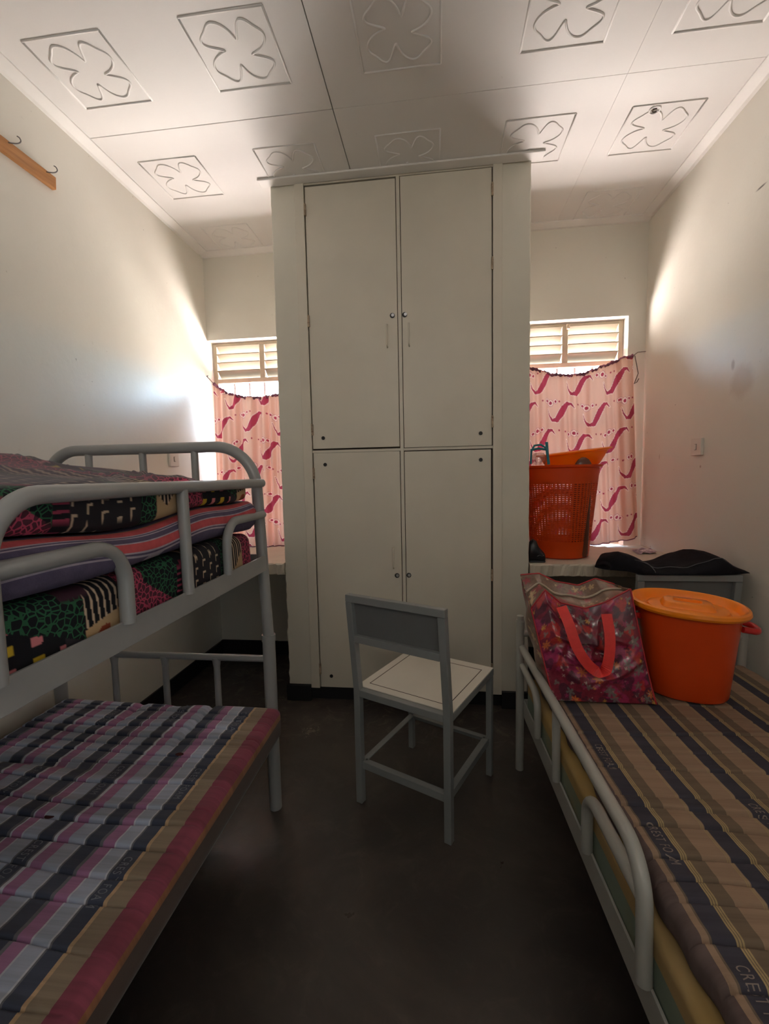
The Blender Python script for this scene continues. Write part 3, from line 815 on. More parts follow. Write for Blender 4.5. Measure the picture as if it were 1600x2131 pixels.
# striped ticking mattress, squashed between the two others
def zmid(X, Y): return .012 * np.sin(5.2 * Y + .6) + .006 * np.sin(13 * Y)
st_lav = lin(92, 84, 108); st_red = lin(188, 84, 88); st_w = lin(170, 160, 172); st_or = lin(150, 110, 80)
def stripes_mid():
    m_ = NM('pink_grey_ticking'); P = m_.coord(); s_ = m_.n('SeparateXYZ'); m_.l(P, s_.inputs[0])
    # stripes run along the mattress and wrap its side, following its waves
    yv = s_.outputs['Y']
    wv = m_.math('ADD', m_.math('MULTIPLY', m_.math('SINE', m_.math('MULTIPLY_ADD', yv, 5.2, .6)), .012), m_.math('MULTIPLY', m_.math('SINE', m_.math('MULTIPLY', yv, 13)), .006))
    zz = m_.math('SUBTRACT', s_.outputs['Z'], wv)
    v = m_.math('DIVIDE', m_.math('ADD', m_.math('SUBTRACT', zz, 1.03), m_.math('MULTIPLY', m_.math('SUBTRACT', .88, s_.outputs['X']), .9)), .9)
    st = []; x = 0
    seq = [(.022, st_lav), (.003, st_w), (.006, st_lav), (.003, st_w), (.022, st_red), (.003, st_w), (.014, st_lav), (.0025, st_w), (.005, st_lav), (.0025, st_w), (.020, st_red), (.004, st_or)]
    k = 0
    while len(st) < 31:
        wd_, c = seq[k % len(seq)]; st.append((min(.999, x / .9), c)); x += wd_; k += 1
    col = m_.ramp(v, st, 'CONSTANT')
    col = m_.mix(1.0, col, m_.ramp(m_.noise(30, 4), [(.3, (.8, .8, .8)), (.7, (1.1, 1.1, 1.1))]), 'MULTIPLY')
    return m_.pbr(col, .85, bump=m_.bump(m_.noise(40, 5, .6), .5, .004), spec=.25)
MT['tick_mid'] = stripes_mid()
mb2 = mattress('m', .09, .918, -.40, 1.462, 1.054, 1.144, 'tick_mid', lambda X, Y: zmid(X, Y), r=.044, res=(.02, .005), edge=side_wob(4, .006), hb=lambda x, y: .002 + .004 * np.sin(7 * y))
# its underside rests on the mattress below
o = mb2.build('mattress', 'tick_mid', smooth='all'); o['label'] = 'bulging lavender and salmon striped mattress in the middle of the stack on the upper bunk'; o['category'] = 'mattress'
rt_ = np.random.default_rng(21)
wr = [(rt_.uniform(.1, .85), rt_.uniform(-.2, 1.35), rt_.uniform(0, PI), rt_.uniform(.005, .013), rt_.uniform(.007, .018), rt_.uniform(.06, .22)) for _ in range(70)]
def htop(X, Y):
    ex = np.clip((.90 - X) / .34, 0, 1); ex = ex * ex * (3 - 2 * ex)
    h = .030 * ex + .008 * np.sin(6 * Y + 4 * X) * ex + .008 * np.sin(11 * X - 3 * Y) * ex
    for (a, b, th, d, w_, l_) in wr:
        u_ = (X - a) * math.cos(th) + (Y - b) * math.sin(th); v_ = -(X - a) * math.sin(th) + (Y - b) * math.cos(th)
        h += d * np.exp(-(v_ / w_) ** 2 - (u_ / l_) ** 2)
    h += .032 * np.exp(-((X - .42) / .12) ** 2 - ((Y - 1.02) / .16) ** 2)
    h -= .012 * np.clip((Y - 1.25) / .2, 0, 1)
    return h
mb3 = mattress('m', .10, .900, -.38, 1.432, 1.147, 1.222, 'patch', htop, r=.026, res=(.006, .0045), side_n=24, edge=side_wob(2, .005), hb=lambda x, y: zmid(x, y) + .002)
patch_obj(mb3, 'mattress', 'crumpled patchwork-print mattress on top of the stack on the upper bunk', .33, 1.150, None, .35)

# ------------------------------------------------------------------ RIGHT BED
RB = (1.852, 1.813, 0); RZ = .030
rb = thing('single_bed', 'pale grey tubular steel single bed along the right wall', 'bed', RB, RZ)
def RL(m, name, mat, par=rb, **k): return m.build(name, mat, par, local=True, **k)
BW, BL = .846, -2.2
for x in (0, BW):
    for y in (0, BL):
        p = RL(MB().tube([(x, y, 0), (x, y, .635)], .0165, 14), 'post', 'bed_r', smooth=True)
        RL(MB().tube([(x, y, .625), (x, y, .652)], .0135, 14).tube([(x, y, .600), (x, y, .630)], .0185, 14), 'socket', 'bed_r', p, smooth=True)
for y in (0, BL):
    RL(MB().tube([(0, y, .578), (BW, y, .578)], .0125, 10), 'end_rail', 'bed_r', smooth=True)
    for x in (.21, .42, .63): RL(MB().tube([(x, y, .30), (x, y, .578)], .011, 10), 'spindle', 'bed_r', smooth=True)
    RL(box((0, y - .003, .245), (BW, y + .003, .300)), 'cross_plate', 'bed_r')
for x, s_ in ((.014, 1), (BW - .006, -1)):
    RL(MB().box((x - .003, BL, .236), (x + .003, -.012, .302)).box((min(x, x + s_ * .04), BL, .236), (max(x, x + s_ * .04), -.012, .241)), 'side_rail', 'bed_r', bevel=.001)
RL(box((.02, BL, .246), (BW - .012, -.02, .250)), 'bed_base', 'bed_r')
gx = .006
RL(MB().tube(fillet([(gx, -.010, .522), (gx, -1.018, .525), (gx, -1.028, .300)], [.085], 10), .0145, 14), 'guard_rail', 'bed_r', smooth=True)
RL(MB().tube(fillet([(gx, -.010, .448), (gx, -.262, .448), (gx, -.262, .298)], [.06], 8), .0125, 12), 'guard_loop', 'bed_r', smooth=True)
RL(MB().tube([(gx, -.478, .518), (gx, -.486, .298)], .0125, 12), 'guard_spindle', 'bed_r', smooth=True)
RL(MB().tube(fillet([(gx, -.740, .298), (gx, -.740, .455), (gx, -1.022, .455)], [.06], 8), .0140, 12), 'guard_loop', 'bed_r', smooth=True)
# foam with a teal and yellow cover
def foam_mat():
    m_ = NM('teal_yellow_cover'); P = m_.coord(); s_ = m_.n('SeparateXYZ'); m_.l(P, s_.inputs[0])
    c = m_.ramp(s_.outputs['Z'], [(.0, lin(116, 128, 114)), (.352, lin(158, 134, 92))], 'CONSTANT')
    c = m_.mix(m_.math('MULTIPLY', m_.ramp(m_.noise(4, 3), [(.5, (0, 0, 0)), (.65, (1, 1, 1))]), .35), c, lin(150, 120, 40))
    return m_.pbr(c, .85, bump=m_.bump(m_.noise(200, 2), .2, .001), spec=.2)
MT['foam'] = foam_mat()
mf = mattress('m', .020, BW - .012, BL + .02, -.020, .251, .402, 'foam', None, r=.020, res=(.03, .012))
o = mf.build('mattress', 'foam', smooth='all'); o.location = RB; o.rotation_euler = (0, 0, RZ)
o['label'] = 'teal and mustard covered foam mattress, lower of the two on the single bed'; o['category'] = 'mattress'
nv2 = lin(66, 64, 74); ol = lin(112, 97, 82); tn = lin(150, 126, 106); yl_ = lin(164, 144, 106); bd = lin(98, 84, 82)
per2 = [(.036, nv2), (.003, yl_), (.0015, ol), (.003, yl_), (.0015, ol), (.003, yl_), (.028, ol), (.046, tn), (.0015, yl_), (.002, tn), (.0015, yl_), (.003, tn)]
bands2 = [(.055, bd), (.010, tn), (.002, yl_), (.0015, ol), (.002, yl_)] + per2 * 2
start2 = .078 - .0705
def ticking_r():
    p = per2; tot = sum(q[0] for q in p)
    m_ = NM('brown_navy_ticking'); P = m_.coord(); s_ = m_.n('SeparateXYZ'); m_.l(P, s_.inputs[0])
    v = m_.math('FRACT', m_.math('DIVIDE', m_.math('SUBTRACT', s_.outputs['X'], .078), tot))
    st = []; x = 0
    for wd_, c in p: st.append((x / tot, c)); x += wd_
    col = m_.ramp(v, st, 'CONSTANT')
    edge_ = m_.ramp(s_.outputs['X'], [(0, bd), (.060, tn), (.072, yl_), (.074, ol), (.076, yl_)], 'CONSTANT')
    col = m_.mix(m_.math('LESS_THAN', s_.outputs['X'], .078), col, edge_)
    mp = m_.n('Mapping'); mp.inputs['Scale'].default_value = (1.5, 60, 1.5); m_.l(P, mp.inputs[0])
    col = m_.mix(1.0, col, m_.ramp(m_.noise(1, 4, .7, mp.outputs[0]), [(.3, (.84, .84, .84)), (.7, (1.1, 1.1, 1.1))]), 'MULTIPLY')
    return m_.pbr(col, .85, bump=m_.bump(m_.noise(350, 2), .25, .0006), spec=.25)
MT['tick_right'] = ticking_r()
cr2 = creases([-.50, -.57, -.66, -.745, -.80, -.865, -.93, -.985, -1.03, -1.09, -1.15, -1.215, -1.28, -1.36, -1.45, -1.55, -1.66, -.42, -.33], 31, (.004, .010), .0026, .010)
def hr(X, Y): return cr2(X, Y) + .003 * np.sin(8 * X + 6 * Y) + .002 * np.sin(12 * Y) * np.sin(5 * X + 1) 
mrr = mattress('m', .044, .862, BL + .03, .010, .403, .463, 'tick_right', hr, r=.022, res=(.014, .0022), edge=lambda x, y, z: .004 * math.sin(23 * y) + .003 * math.sin(61 * y))
mR = mrr.build('mattress', 'tick_right', smooth='all'); mR.location = RB; mR.rotation_euler = (0, 0, RZ)
mR['label'] = 'brown tan and navy striped mattress, upper of the two on the single bed'; mR['category'] = 'mattress'
for xc, ya in ((.096, -.56), (.096, -.85), (.096, -1.13), (.357, -.77), (.357, -1.05), (.617, -.55), (.617, -.86)):
    text_on(mR, 'CREST FOAM', xc, ya, ya - .105, .019, hr, .463, 'letters_r')

# ------------------------------------------------------------------ STEEL CHAIRS
def chair(loc, rz, label, name='steel_chair'):
    c = thing(name, label, 'chair', loc, rz, 'grey steel framed chairs')
    wdt, dep, sh, bh = .363, .395, .445, .795
    hw = wdt / 2; t = .026; B = lambda m, n, mt, par=c, **k: m.build(n, mt, par, local=True, **k)
    lean = .035
    for s_ in (-1, 1):
        B(MB().bar((s_ * hw, 0, 0), (s_ * hw, 0, sh), t, t, (0, 1, 0)).bar((s_ * hw, 0, sh - .001), (s_ * hw, -lean, bh - .013), t, t, (0, 1, 0)), 'rear_leg', 'chairf', bevel=.002)
        B(MB().bar((s_ * hw, dep, 0), (s_ * hw, dep, sh - .026), t * .9, t * .9, (0, 1, 0)), 'front_leg', 'chairf', bevel=.002)
        B(MB().bar((s_ * hw, t / 2, .148), (s_ * hw, dep - t / 2, .148), .003, .026).bar((s_ * (hw - .011), t / 2, .160), (s_ * (hw - .011), dep - t / 2, .160), .022, .003), 'stretcher', 'chairf')
        B(MB().bar((s_ * hw, t / 2, sh - .013), (s_ * hw, dep + t / 2, sh - .013), t, t), 'seat_rail', 'chairf', bevel=.002)
    for y in (0, dep):
        sy_ = 1 if y == 0 else -1
        B(MB().bar((-hw + t / 2, y, .148), (hw - t / 2, y, .148), .003, .026).bar((-hw + t / 2, y + sy_ * .011, .160), (hw - t / 2, y + sy_ * .011, .160), .022, .003), 'stretcher', 'chairf')
        B(MB().bar((-hw + t / 2, y, sh - .013), (hw - t / 2, y, sh - .013), t, t), 'seat_rail', 'chairf', bevel=.002)
    # seat: white board let into the rails, rim painted the same white
    s1 = B(MB().box((-hw - .012, .012, sh), (hw + .012, dep + .013, sh + .004)), 'seat', 'seat', label='white painted seat', bevel=.001)
    for a, b in (((-hw + .020, .045), (hw - .020, .0475)), ((-hw + .020, .045), (-hw + .0225, dep - .03)), ((hw - .0225, .045), (hw - .020, dep - .03)), ((-hw + .09, dep - .0325), (hw - .020, dep - .03))):
        B(MB().box((a[0], a[1], sh + .004), (b[0], b[1], sh + .0046)), 'seat_joint', 'gap', s1)
    yb0 = -lean
    B(MB().bar((-hw - t / 2, yb0, bh), (hw + t / 2, yb0, bh), t, t), 'top_rail', 'chairf', bevel=.002)
    B(MB().bar((-hw + t / 2, yb0 * .6, .645), (hw - t / 2, yb0 * .6, .645), t, t), 'back_rail', 'chairf', bevel=.002)
    zA, zB = .657, bh - .012
    B(MB().add([(x, y, z) for x in (-hw + .012, hw - .012) for (y, z) in ((yb0 * .60 + .006, zA), (yb0 + .006, zB), (yb0 + .010, zB), (yb0 * .6 + .010, zA))],
               [(0, 1, 5, 4), (1, 2, 6, 5), (2, 3, 7, 6), (3, 0, 4, 7), (3, 2, 1, 0), (4, 5, 6, 7)]), 'back_panel', 'panel')
    return c
ang = -math.atan2(.165, .323)
chair((1.3885, 1.4905, 0), ang + .02, 'grey steel chair with white seat standing alone on the floor before the wardrobe')
chair((2.520, 1.925, 0), 0.0, 'grey steel chair behind the orange tub, its back against the head of the single bed')

# ------------------------------------------------------------------ LAUNDRY TUB
tx, ty, tz = 2.364, 1.588, .469
tub = thing('laundry_tub', 'orange oval plastic tub with lid, standing on the single bed', 'tub', (tx, ty, tz))
PH = -.34
def oval(prof, n=64): 
    m = MB(); vs = []; fs = []
    # prof: (a, b, z, dx, dy)
    for a, b, z in prof:
        f = z / .31
        for k in range(n):
            an = 2 * PI * k / n; ex = 2.25
            cx_ = math.copysign(abs(math.cos(an)) ** (2 / ex), math.cos(an)) * a; sy_ = math.copysign(abs(math.sin(an)) ** (2 / ex), math.sin(an)) * b
            X = cx_ * math.cos(PH) - sy_ * math.sin(PH); Y = cx_ * math.sin(PH) + sy_ * math.cos(PH)
            vs.append((tx + X - .012 * f, ty + Y - .018 * f, tz + z + f * (.05 * Y - .03 * X)))
    for i in range(len(prof) - 1):
        for k in range(n):
            a_ = i * n + k; b_ = i * n + (k + 1) % n; fs.append((a_, b_, b_ + n, a_ + n))
    m.add(vs, fs); return m, n, len(prof)
m, n, L_ = oval([(.005, .004, 0), (.100, .078, 0), (.116, .092, .004), (.121, .097, .014), (.129, .104, .10), (.138, .112, .20), (.148, .121, .300), (.152, .125, .302), (.152, .125, .308)])
m.build('body', 'tub', tub, smooth=True)
lidp, n, L_ = oval([(.150, .123, .300), (.166, .138, .300), (.170, .142, .308), (.168, .140, .318), (.160, .132, .321), (.152, .124, .316), (.142, .114, .294), (.136, .108, .291), (.120, .092, .292), (.114, .086, .302), (.108, .080, .304), (.002, .002, .304)])
lid = lidp.build('lid', 'lid', tub, smooth=True, label='brighter orange lid with raised grip')
def rrect(a, b, r, n=8):
    pts = []
    for sx_, sy_, a0 in ((1, 1, 0), (-1, 1, PI / 2), (-1, -1, PI), (1, -1, 1.5 * PI)):
        for k in range(n + 1):
            an = a0 + PI / 2 * k / n; pts.append((sx_ * (a - r) + r * math.cos(an), sy_ * (b - r) + r * math.sin(an)))
    return pts
def lidpt(x, y, z):
    X = x * math.cos(PH) - y * math.sin(PH); Y = x * math.sin(PH) + y * math.cos(PH); f = z / .31
    return (tx + X - .012 * f, ty + Y - .018 * f, tz + z + f * (.05 * Y - .03 * X))
m = MB(); rings = [(.078, .048, .024, .303), (.070, .040, .022, .318), (.063, .034, .018, .322), (.041, .017, .012, .322), (.038, .014, .011, .3065), (.001, .001, .0005, .306)]
for a, b, r, z in rings: m.v += [lidpt(x, y, z) for x, y in rrect(a, b, r)]
nn = len(rrect(1, 1, .1))
for i in range(len(rings) - 1):
    for k in range(nn): m.f.append((i * nn + k, i * nn + (k + 1) % nn, (i + 1) * nn + (k + 1) % nn, (i + 1) * nn + k))
m.build('grip', 'lid', lid, smooth=True)
# red side handles
for s_ in (-1, 1):
    p = [lidpt(s_ * .140, -.045, .262), lidpt(s_ * .180, -.032, .256), lidpt(s_ * .188, 0, .254), lidpt(s_ * .180, .032, .256), lidpt(s_ * .140, .045, .262)]
    MB().tube(fillet(p, .02, 4), .010, 10).build('handle', 'red_plastic', tub, smooth=True, label='red carrying handle')

# ------------------------------------------------------------------ SHOPPING BAG
bag = thing('shopping_bag', 'red floral zip-up shopping bag with red straps, standing on the single bed', 'bag', (2.03, 1.58, .467))
bl, br_ = (1.885, 1.500), (2.205, 1.490)
def prof_top_front(u): return np.interp(u, [0, .14, .3, .55, .75, 1], [.760, .826, .782, .763, .785, .832])
def prof_top_back(u): return np.interp(u, [0, .2, .38, .62, .80, 1], [.850, .856, .826, .812, .838, .818])
rb_ = np.random.default_rng(4)
wrk = [(rb_.uniform(0, 1), rb_.uniform(0, 1), rb_.uniform(-1.2, 1.2), rb_.uniform(.004, .011), rb_.uniform(.02, .06), rb_.uniform(.15, .4)) for _ in range(26)]
def bagwr(u, v):
    h = np.zeros_like(u)
    for (a, b, th, d, w_, l_) in wrk:
        x_ = (u - a) * math.cos(th) + (v - b) * math.sin(th); y_ = -(u - a) * math.sin(th) + (v - b) * math.cos(th)
        h += d * np.exp(-(y_ / w_) ** 2 - (x_ / l_) ** 2)
    return h
z00 = .4725
def bag_front(u, v):
    zt = prof_top_front(u); z = z00 + (zt - z00) * v
    xl = 1.900 + (1.842 - 1.900) * v; xr = 2.222 + (2.165 - 2.222) * v ** .8
    x = xl + (xr - xl) * u
    y = 1.478 + .078 * v - .022 * np.sin(PI * v) * np.sin(PI * u) ** .5 + bagwr(u, v) * -1.2 * np.sin(PI * u) ** .5 * np.sin(PI * np.clip(v, 0, 1)) ** .5
    return np.stack([x, y, z], -1)
def bag_back(u, v):
    zt = prof_top_back(u); z = z00 + (zt - z00) * v
    xl = 1.895 + (1.828 - 1.895) * v; xr = 2.215 + (2.160 - 2.215) * v
    return np.stack([xl + (xr - xl) * u, 1.632 + .048 * v + .012 * np.sin(PI * v) * np.sin(PI * u) + 0 * u, z], -1)
def gusset(side, w_, v):
    a = bag_front(np.full_like(v, side), v); b = bag_back(np.full_like(v, side), v)
    P = a * (1 - w_[..., None]) + b * w_[..., None]
    s_ = (-1 if side == 0 else 1)
    P[..., 0] += s_ * ((.018 if side == 0 else .004) * np.sin(PI * w_) * np.sin(PI * np.clip(v, .0, 1)) + .005 * np.sin(14 * v + 9 * w_) * np.sin(PI * w_))
    return P
PAL = {'base': (.20, .012, .035), 'mag': (.34, .025, .11), 'dk': (.055, .012, .030), 'org': (.62, .17, .03), 'yel': (.66, .36, .06), 'teal': (.16, .18, .16), 'red': (.46, .030, .025), 'wht': (.50, .40, .36)}
def floral(s, t, seed=1):
    r = np.random.default_rng(seed); C = np.zeros(s.shape + (4,)); C[..., :3] = PAL['base']; C[..., 3] = 1
    def blob(n, rr, col, pet=0, soft=1):
        for _ in range(n):
            a, b = r.uniform(-.05, .45), r.uniform(-.05, .45); q = r.uniform(*rr); th = r.uniform(0, 6)
            dx, dy = s - a, t - b; d = np.hypot(dx, dy); an = np.arctan2(dy, dx) + th
            rad = q * (1 + (.45 * np.cos(pet * an) if pet else .25 * np.cos(3 * an)))
            C[d < rad, :3] = C[d < rad, :3] * .25 + np.array(col) * .75
    blob(46, (.018, .035), PAL['mag']); blob(40, (.015, .034), PAL['dk']); blob(40, (.012, .022), PAL['red']); blob(30, (.008, .016), PAL['teal'], 5)
    blob(22, (.008, .015), PAL['org'], 7); blob(34, (.003, .007), PAL['yel'], 6); blob(90, (.002, .004), PAL['wht'], 4); blob(90, (.003, .008), PAL['teal'], 3); blob(80, (.004, .010), PAL['dk'], 3); blob(60, (.004, .008), PAL['mag'], 5); blob(60, (.004, .009), PAL['base'], 5)
    return C
def paisley(s, t, seed=2):
    r = np.random.default_rng(seed); C = np.zeros(s.shape + (4,)); C[..., :3] = (.17, .10, .07); C[..., 3] = 1
    for col, n, rr in (((.26, .04, .05), 30, (.010, .022)), ((.45, .30, .16), 50, (.006, .012)), ((.20, .03, .05), 40, (.004, .010)), ((.55, .42, .28), 60, (.003, .006))):
        for _ in range(n):
            a, b = r.uniform(-.05, .45), r.uniform(-.05, .45); q = r.uniform(*rr); th = r.uniform(0, 6)
            dx, dy = s - a, t - b; d = np.hypot(dx, dy); an = np.arctan2(dy, dx) + th
            C[d < q * (1 + .4 * np.cos(5 * an)), :3] = col
    return C
def sheet(fn, nu, nv, name, col, par):
    u, v = np.meshgrid(np.linspace(0, 1, nu), np.linspace(0, 1, nv), indexing='ij'); P = fn(u, v)
    o = MB().grid(P).build(name, 'bag', par, smooth='all')
    s_ = o.modifiers.new('thick', 'SOLIDIFY'); s_.thickness = .0015
    set_attr(o, 'Col', col(u, v)); return o
sheet(bag_front, 140, 140, 'front_panel', lambda u, v: floral(u * .34, v * .34, 1), bag)
sheet(bag_back, 60, 60, 'back_panel', lambda u, v: floral(u * .34, v * .34, 5), bag)
for sd in (0, 1):
    sheet(lambda u, v: gusset(sd, u, v), 50, 120, 'side_panel', lambda u, v: paisley(u * .15, v * .34, 3 + sd), bag)
def topf(u, v):
    a = bag_front(u, np.ones_like(u)); b = bag_back(u, np.ones_like(u)); P = a * (1 - v[..., None]) + b * v[..., None]
    P[..., 2] += -.012 * np.sin(PI * v) + .004 * np.sin(PI * v) * np.sin(16 * u); return P
tp = sheet(topf, 120, 50, 'top_panel', lambda u, v: paisley(u * .34, v * .14, 8), bag)
uu = np.linspace(.0, 1, 50); zp = topf(uu, np.full_like(uu, .52)); zp[:, 2] += .003
MB().tube([tuple(p) for p in zp], .0042, 6).build('zip', 'zip', tp, smooth='all')
def line_of(fn, us, vs_): return [tuple(p) for p in fn(us, vs_)]
one = np.ones(50)
for pts in (line_of(bag_front, uu, one), line_of(bag_back, uu, one), line_of(bag_front, 0 * uu, uu), line_of(bag_front, 0 * uu + 1, uu)):
    MB().tube(pts, .0030, 6).build('piping', 'piping', bag, smooth='all')
# bottom
u4 = np.linspace(0, 1, 12); U4, V4 = np.meshgrid(u4, u4, indexing='ij')
Pb = bag_front(U4, 0 * U4) * (1 - V4[..., None]) + bag_back(U4, 0 * U4) * V4[..., None]
MB().grid(Pb).build('base_panel', 'piping', bag)
def ribbon(pts, wvec, wid, th=.002):
    m = MB(); P = []
    for p in pts:
        p = Vector(p); wv = Vector(wvec); P.append([p - wv * wid / 2, p + wv * wid / 2, p + wv * wid / 2 + Vector((0, th, 0)), p - wv * wid / 2 + Vector((0, th, 0))])
    n = len(P)
    for r_ in P: m.v += [tuple(q) for q in r_]
    for i in range(n - 1):
        for k in range(4): m.f.append((i * 4 + k, i * 4 + (k + 1) % 4, (i + 1) * 4 + (k + 1) % 4, (i + 1) * 4 + k))
    m.f.append((0, 1, 2, 3)); m.f.append(tuple((n - 1) * 4 + k for k in (3, 2, 1, 0))); return m
def catmull(pts, n=8):
    out = []; P = [np.array(p, float) for p in pts]; P = [2 * P[0] - P[1]] + P + [2 * P[-1] - P[-2]]
    for i in range(1, len(P) - 2):
        for k in range(n):
            t = k / n; out.append(tuple(.5 * ((2 * P[i]) + (-P[i - 1] + P[i + 1]) * t + (2 * P[i - 1] - 5 * P[i] + 4 * P[i + 1] - P[i + 2]) * t * t + (-P[i - 1] + 3 * P[i] - 3 * P[i + 1] + P[i + 2]) * t ** 3)))
    out.append(tuple(P[-2])); return out
sp_ = catmull([(1.930, 1.508, .782), (1.945, 1.476, .735), (1.968, 1.455, .660), (2.005, 1.446, .605), (2.043, 1.444, .588), (2.060, 1.446, .630), (2.068, 1.462, .700), (2.066, 1.490, .765)])
# ribbon whose width stays in the plane of the front
mm = MB(); n = len(sp_)
for i, p in enumerate(sp_):
    a = Vector(sp_[max(0, i - 1)]); b = Vector(sp_[min(n - 1, i + 1)]); t = (b - a).normalized(); wv = t.cross(Vector((0, 1, 0))).normalized()
    tw = 1 - .75 * math.exp(-((i - n * .56) / 3.5) ** 2)
    wv = (wv * tw + Vector((0, 1, 0)) * (1 - tw)).normalized()
    q = Vector(p); mm.v += [tuple(q - wv * .0165), tuple(q + wv * .0165), tuple(q + wv * .0165 + Vector((0, .002, 0))), tuple(q - wv * .0165 + Vector((0, .002, 0)))]
for i in range(n - 1):
    for k in range(4): mm.f.append((i * 4 + k, i * 4 + (k + 1) % 4, (i + 1) * 4 + (k + 1) % 4, (i + 1) * 4 + k))
mm.f += [(0, 1, 2, 3), tuple((n - 1) * 4 + k for k in (3, 2, 1, 0))]
mm.build('strap', 'strap', bag, label='bright red webbing strap hanging down the front')

# ------------------------------------------------------------------ LAUNDRY BASKET on the ledge
bxc, byc, bz = 2.195, 2.560, .7665
bs = thing('laundry_basket', 'tall orange slatted plastic laundry basket standing on the right ledge', 'basket', (bxc, byc, bz))
rbot, rtop, hh = .150, .200, .497
def rad(z): return rbot + (rtop - rbot) * (z / hh)
MB().lathe([(.001, .002), (rbot - .01, 0), (rbot, .006), (rad(.095), .095), (rad(.095) - .003, .095), (rbot - .004, .008), (.001, .006)], (bxc, byc, bz), 56).build('base', 'basket', bs, smooth=True)
MB().lathe([(rad(.405), .405), (rad(.48), .480), (rtop + .010, .486), (rtop + .012, .497), (rtop, .497), (rtop - .004, .484), (rad(.405) - .003, .405), (rad(.405), .405)], (bxc, byc, bz), 56).build('rim', 'basket', bs, smooth=True)
m = MB()
for k in range(60):
    an = 2 * PI * k / 60; c, s_ = math.cos(an), math.sin(an)
    p = (bxc + (rad(.09) - .0015) * c, byc + (rad(.09) - .0015) * s_, bz + .09); q = (bxc + (rad(.41) - .0015) * c, byc + (rad(.41) - .0015) * s_, bz + .41)
    m.bar(p, q, .0065, .0028, (c, s_, 0))
for k in range(30):
    z = .100 + k * .0103; r = rad(z)
    m.lathe([(r, z), (r, z + .0064), (r - .003, z + .0064), (r - .003, z), (r, z)], (bxc, byc, bz), 48)
m.build('lattice', 'basket', bs, kind='stuff')
# orange dish laid aslant in the mouth of the basket
m = MB(); vs = []; prof = [(.001, .0), (.115, .0), (.135, .008), (.178, .078), (.195, .082), (.199, .088), (.192, .090), (.174, .084), (.130, .014), (.110, .006), (.001, .006)]
dish = thing('plastic_basin', 'yellow-orange plastic basin lying aslant in the mouth of the laundry basket', 'basin', (2.285, 2.56, 1.262))
m.lathe(prof, (2.270, 2.580, 1.250), 56, ay=.8, tilt=(.105, .03)); m.build('bowl', 'dish', dish, smooth=True)
# brown translucent jug standing inside the basket
jug = thing('plastic_jug', 'brown translucent round-topped jug showing through the front of the laundry basket', 'jug', (2.27, 2.44, bz + .008))
jm = MB().lathe([(.001, 0), (.040, 0), (.046, .02), (.050, .38), (.050, .46), (.044, .495), (.030, .515), (.012, .525), (.001, .527)], (2.272, 2.455, bz + .008), 32, .9, .42)
jm.v = [(x, y - .040 * (z - bz) / .5, z) for x, y, z in jm.v]
jm.build('body', 'brown', jug, smooth=True)
# teal plastic frame with a clear jar in it
tf = thing('clear_jar', 'clear jar held in a teal plastic band on the rim of the laundry basket', 'jar', (2.06, 2.45, 1.262))
MB().lathe([(.001, 0), (.030, .002), (.038, .018), (.036, .045), (.026, .062), (.001, .066)], (2.055, 2.44, 1.266), 28).build('jar', 'clear', tf, smooth=True)
m = MB(); m.tube([(2.012, 2.425, 1.272), (2.014, 2.425, 1.34), (2.030, 2.425, 1.368), (2.062, 2.425, 1.372), (2.090, 2.425, 1.352), (2.098, 2.425, 1.30), (2.100, 2.425, 1.268)], .0055, 8)
m.tube([(2.010, 2.428, 1.345), (2.05, 2.422, 1.352), (2.094, 2.428, 1.345)], .006, 8).tube([(2.092, 2.43, 1.385), (2.096, 2.43, 1.33), (2.104, 2.43, 1.268)], .0075, 8)
m.build('band', 'teal', tf, smooth=True)
# shoe
sh_ = thing('black_shoe', 'small black shoe on the right ledge beside the wardrobe', 'shoe', (2.02, 2.35, .7665))
def lathe_path(profile, n=20):
    """profile: list of (x, y, z centre, ry, rz) cross-sections along x"""
    m = MB(); P = []
    for x, y, z, ry, rz_ in profile:
        P.append([(x, y + ry * math.cos(a), max(.767, z + rz_ * math.sin(a))) for a in np.linspace(0, 2 * PI, n, endpoint=False)])
    k = len(P)
    for r_ in P: m.v += r_
    for i in range(k - 1):
        for j in range(n): m.f.append((i * n + j, i * n + (j + 1) % n, (i + 1) * n + (j + 1) % n, (i + 1) * n + j))
    m.f.append(tuple(range(n))[::-1]); m.f.append(tuple((k - 1) * n + j for j in range(n))); return m
lathe_path([(1.990, 2.36, .80, .020, .040), (1.995, 2.36, .815, .028, .058), (2.010, 2.36, .825, .031, .062), (2.028, 2.36, .820, .031, .056), (2.040, 2.36, .805, .032, .040), (2.052, 2.36, .798, .032, .034), (2.064, 2.36, .792, .029, .028), (2.071, 2.36, .788, .020, .020)]).build('upper', 'black', sh_, smooth=True)
MB().box((1.990, 2.330, .7666), (2.070, 2.390, .776)).build('sole', 'black', sh_, bevel=.004)
MB().tube([(2.028, 2.3315, .800), (2.040, 2.329, .806), (2.052, 2.3295, .801), (2.062, 2.333, .804)], .0012, 5).build('print', 'white_mark', sh_, smooth='all', label='pale mark on the side')
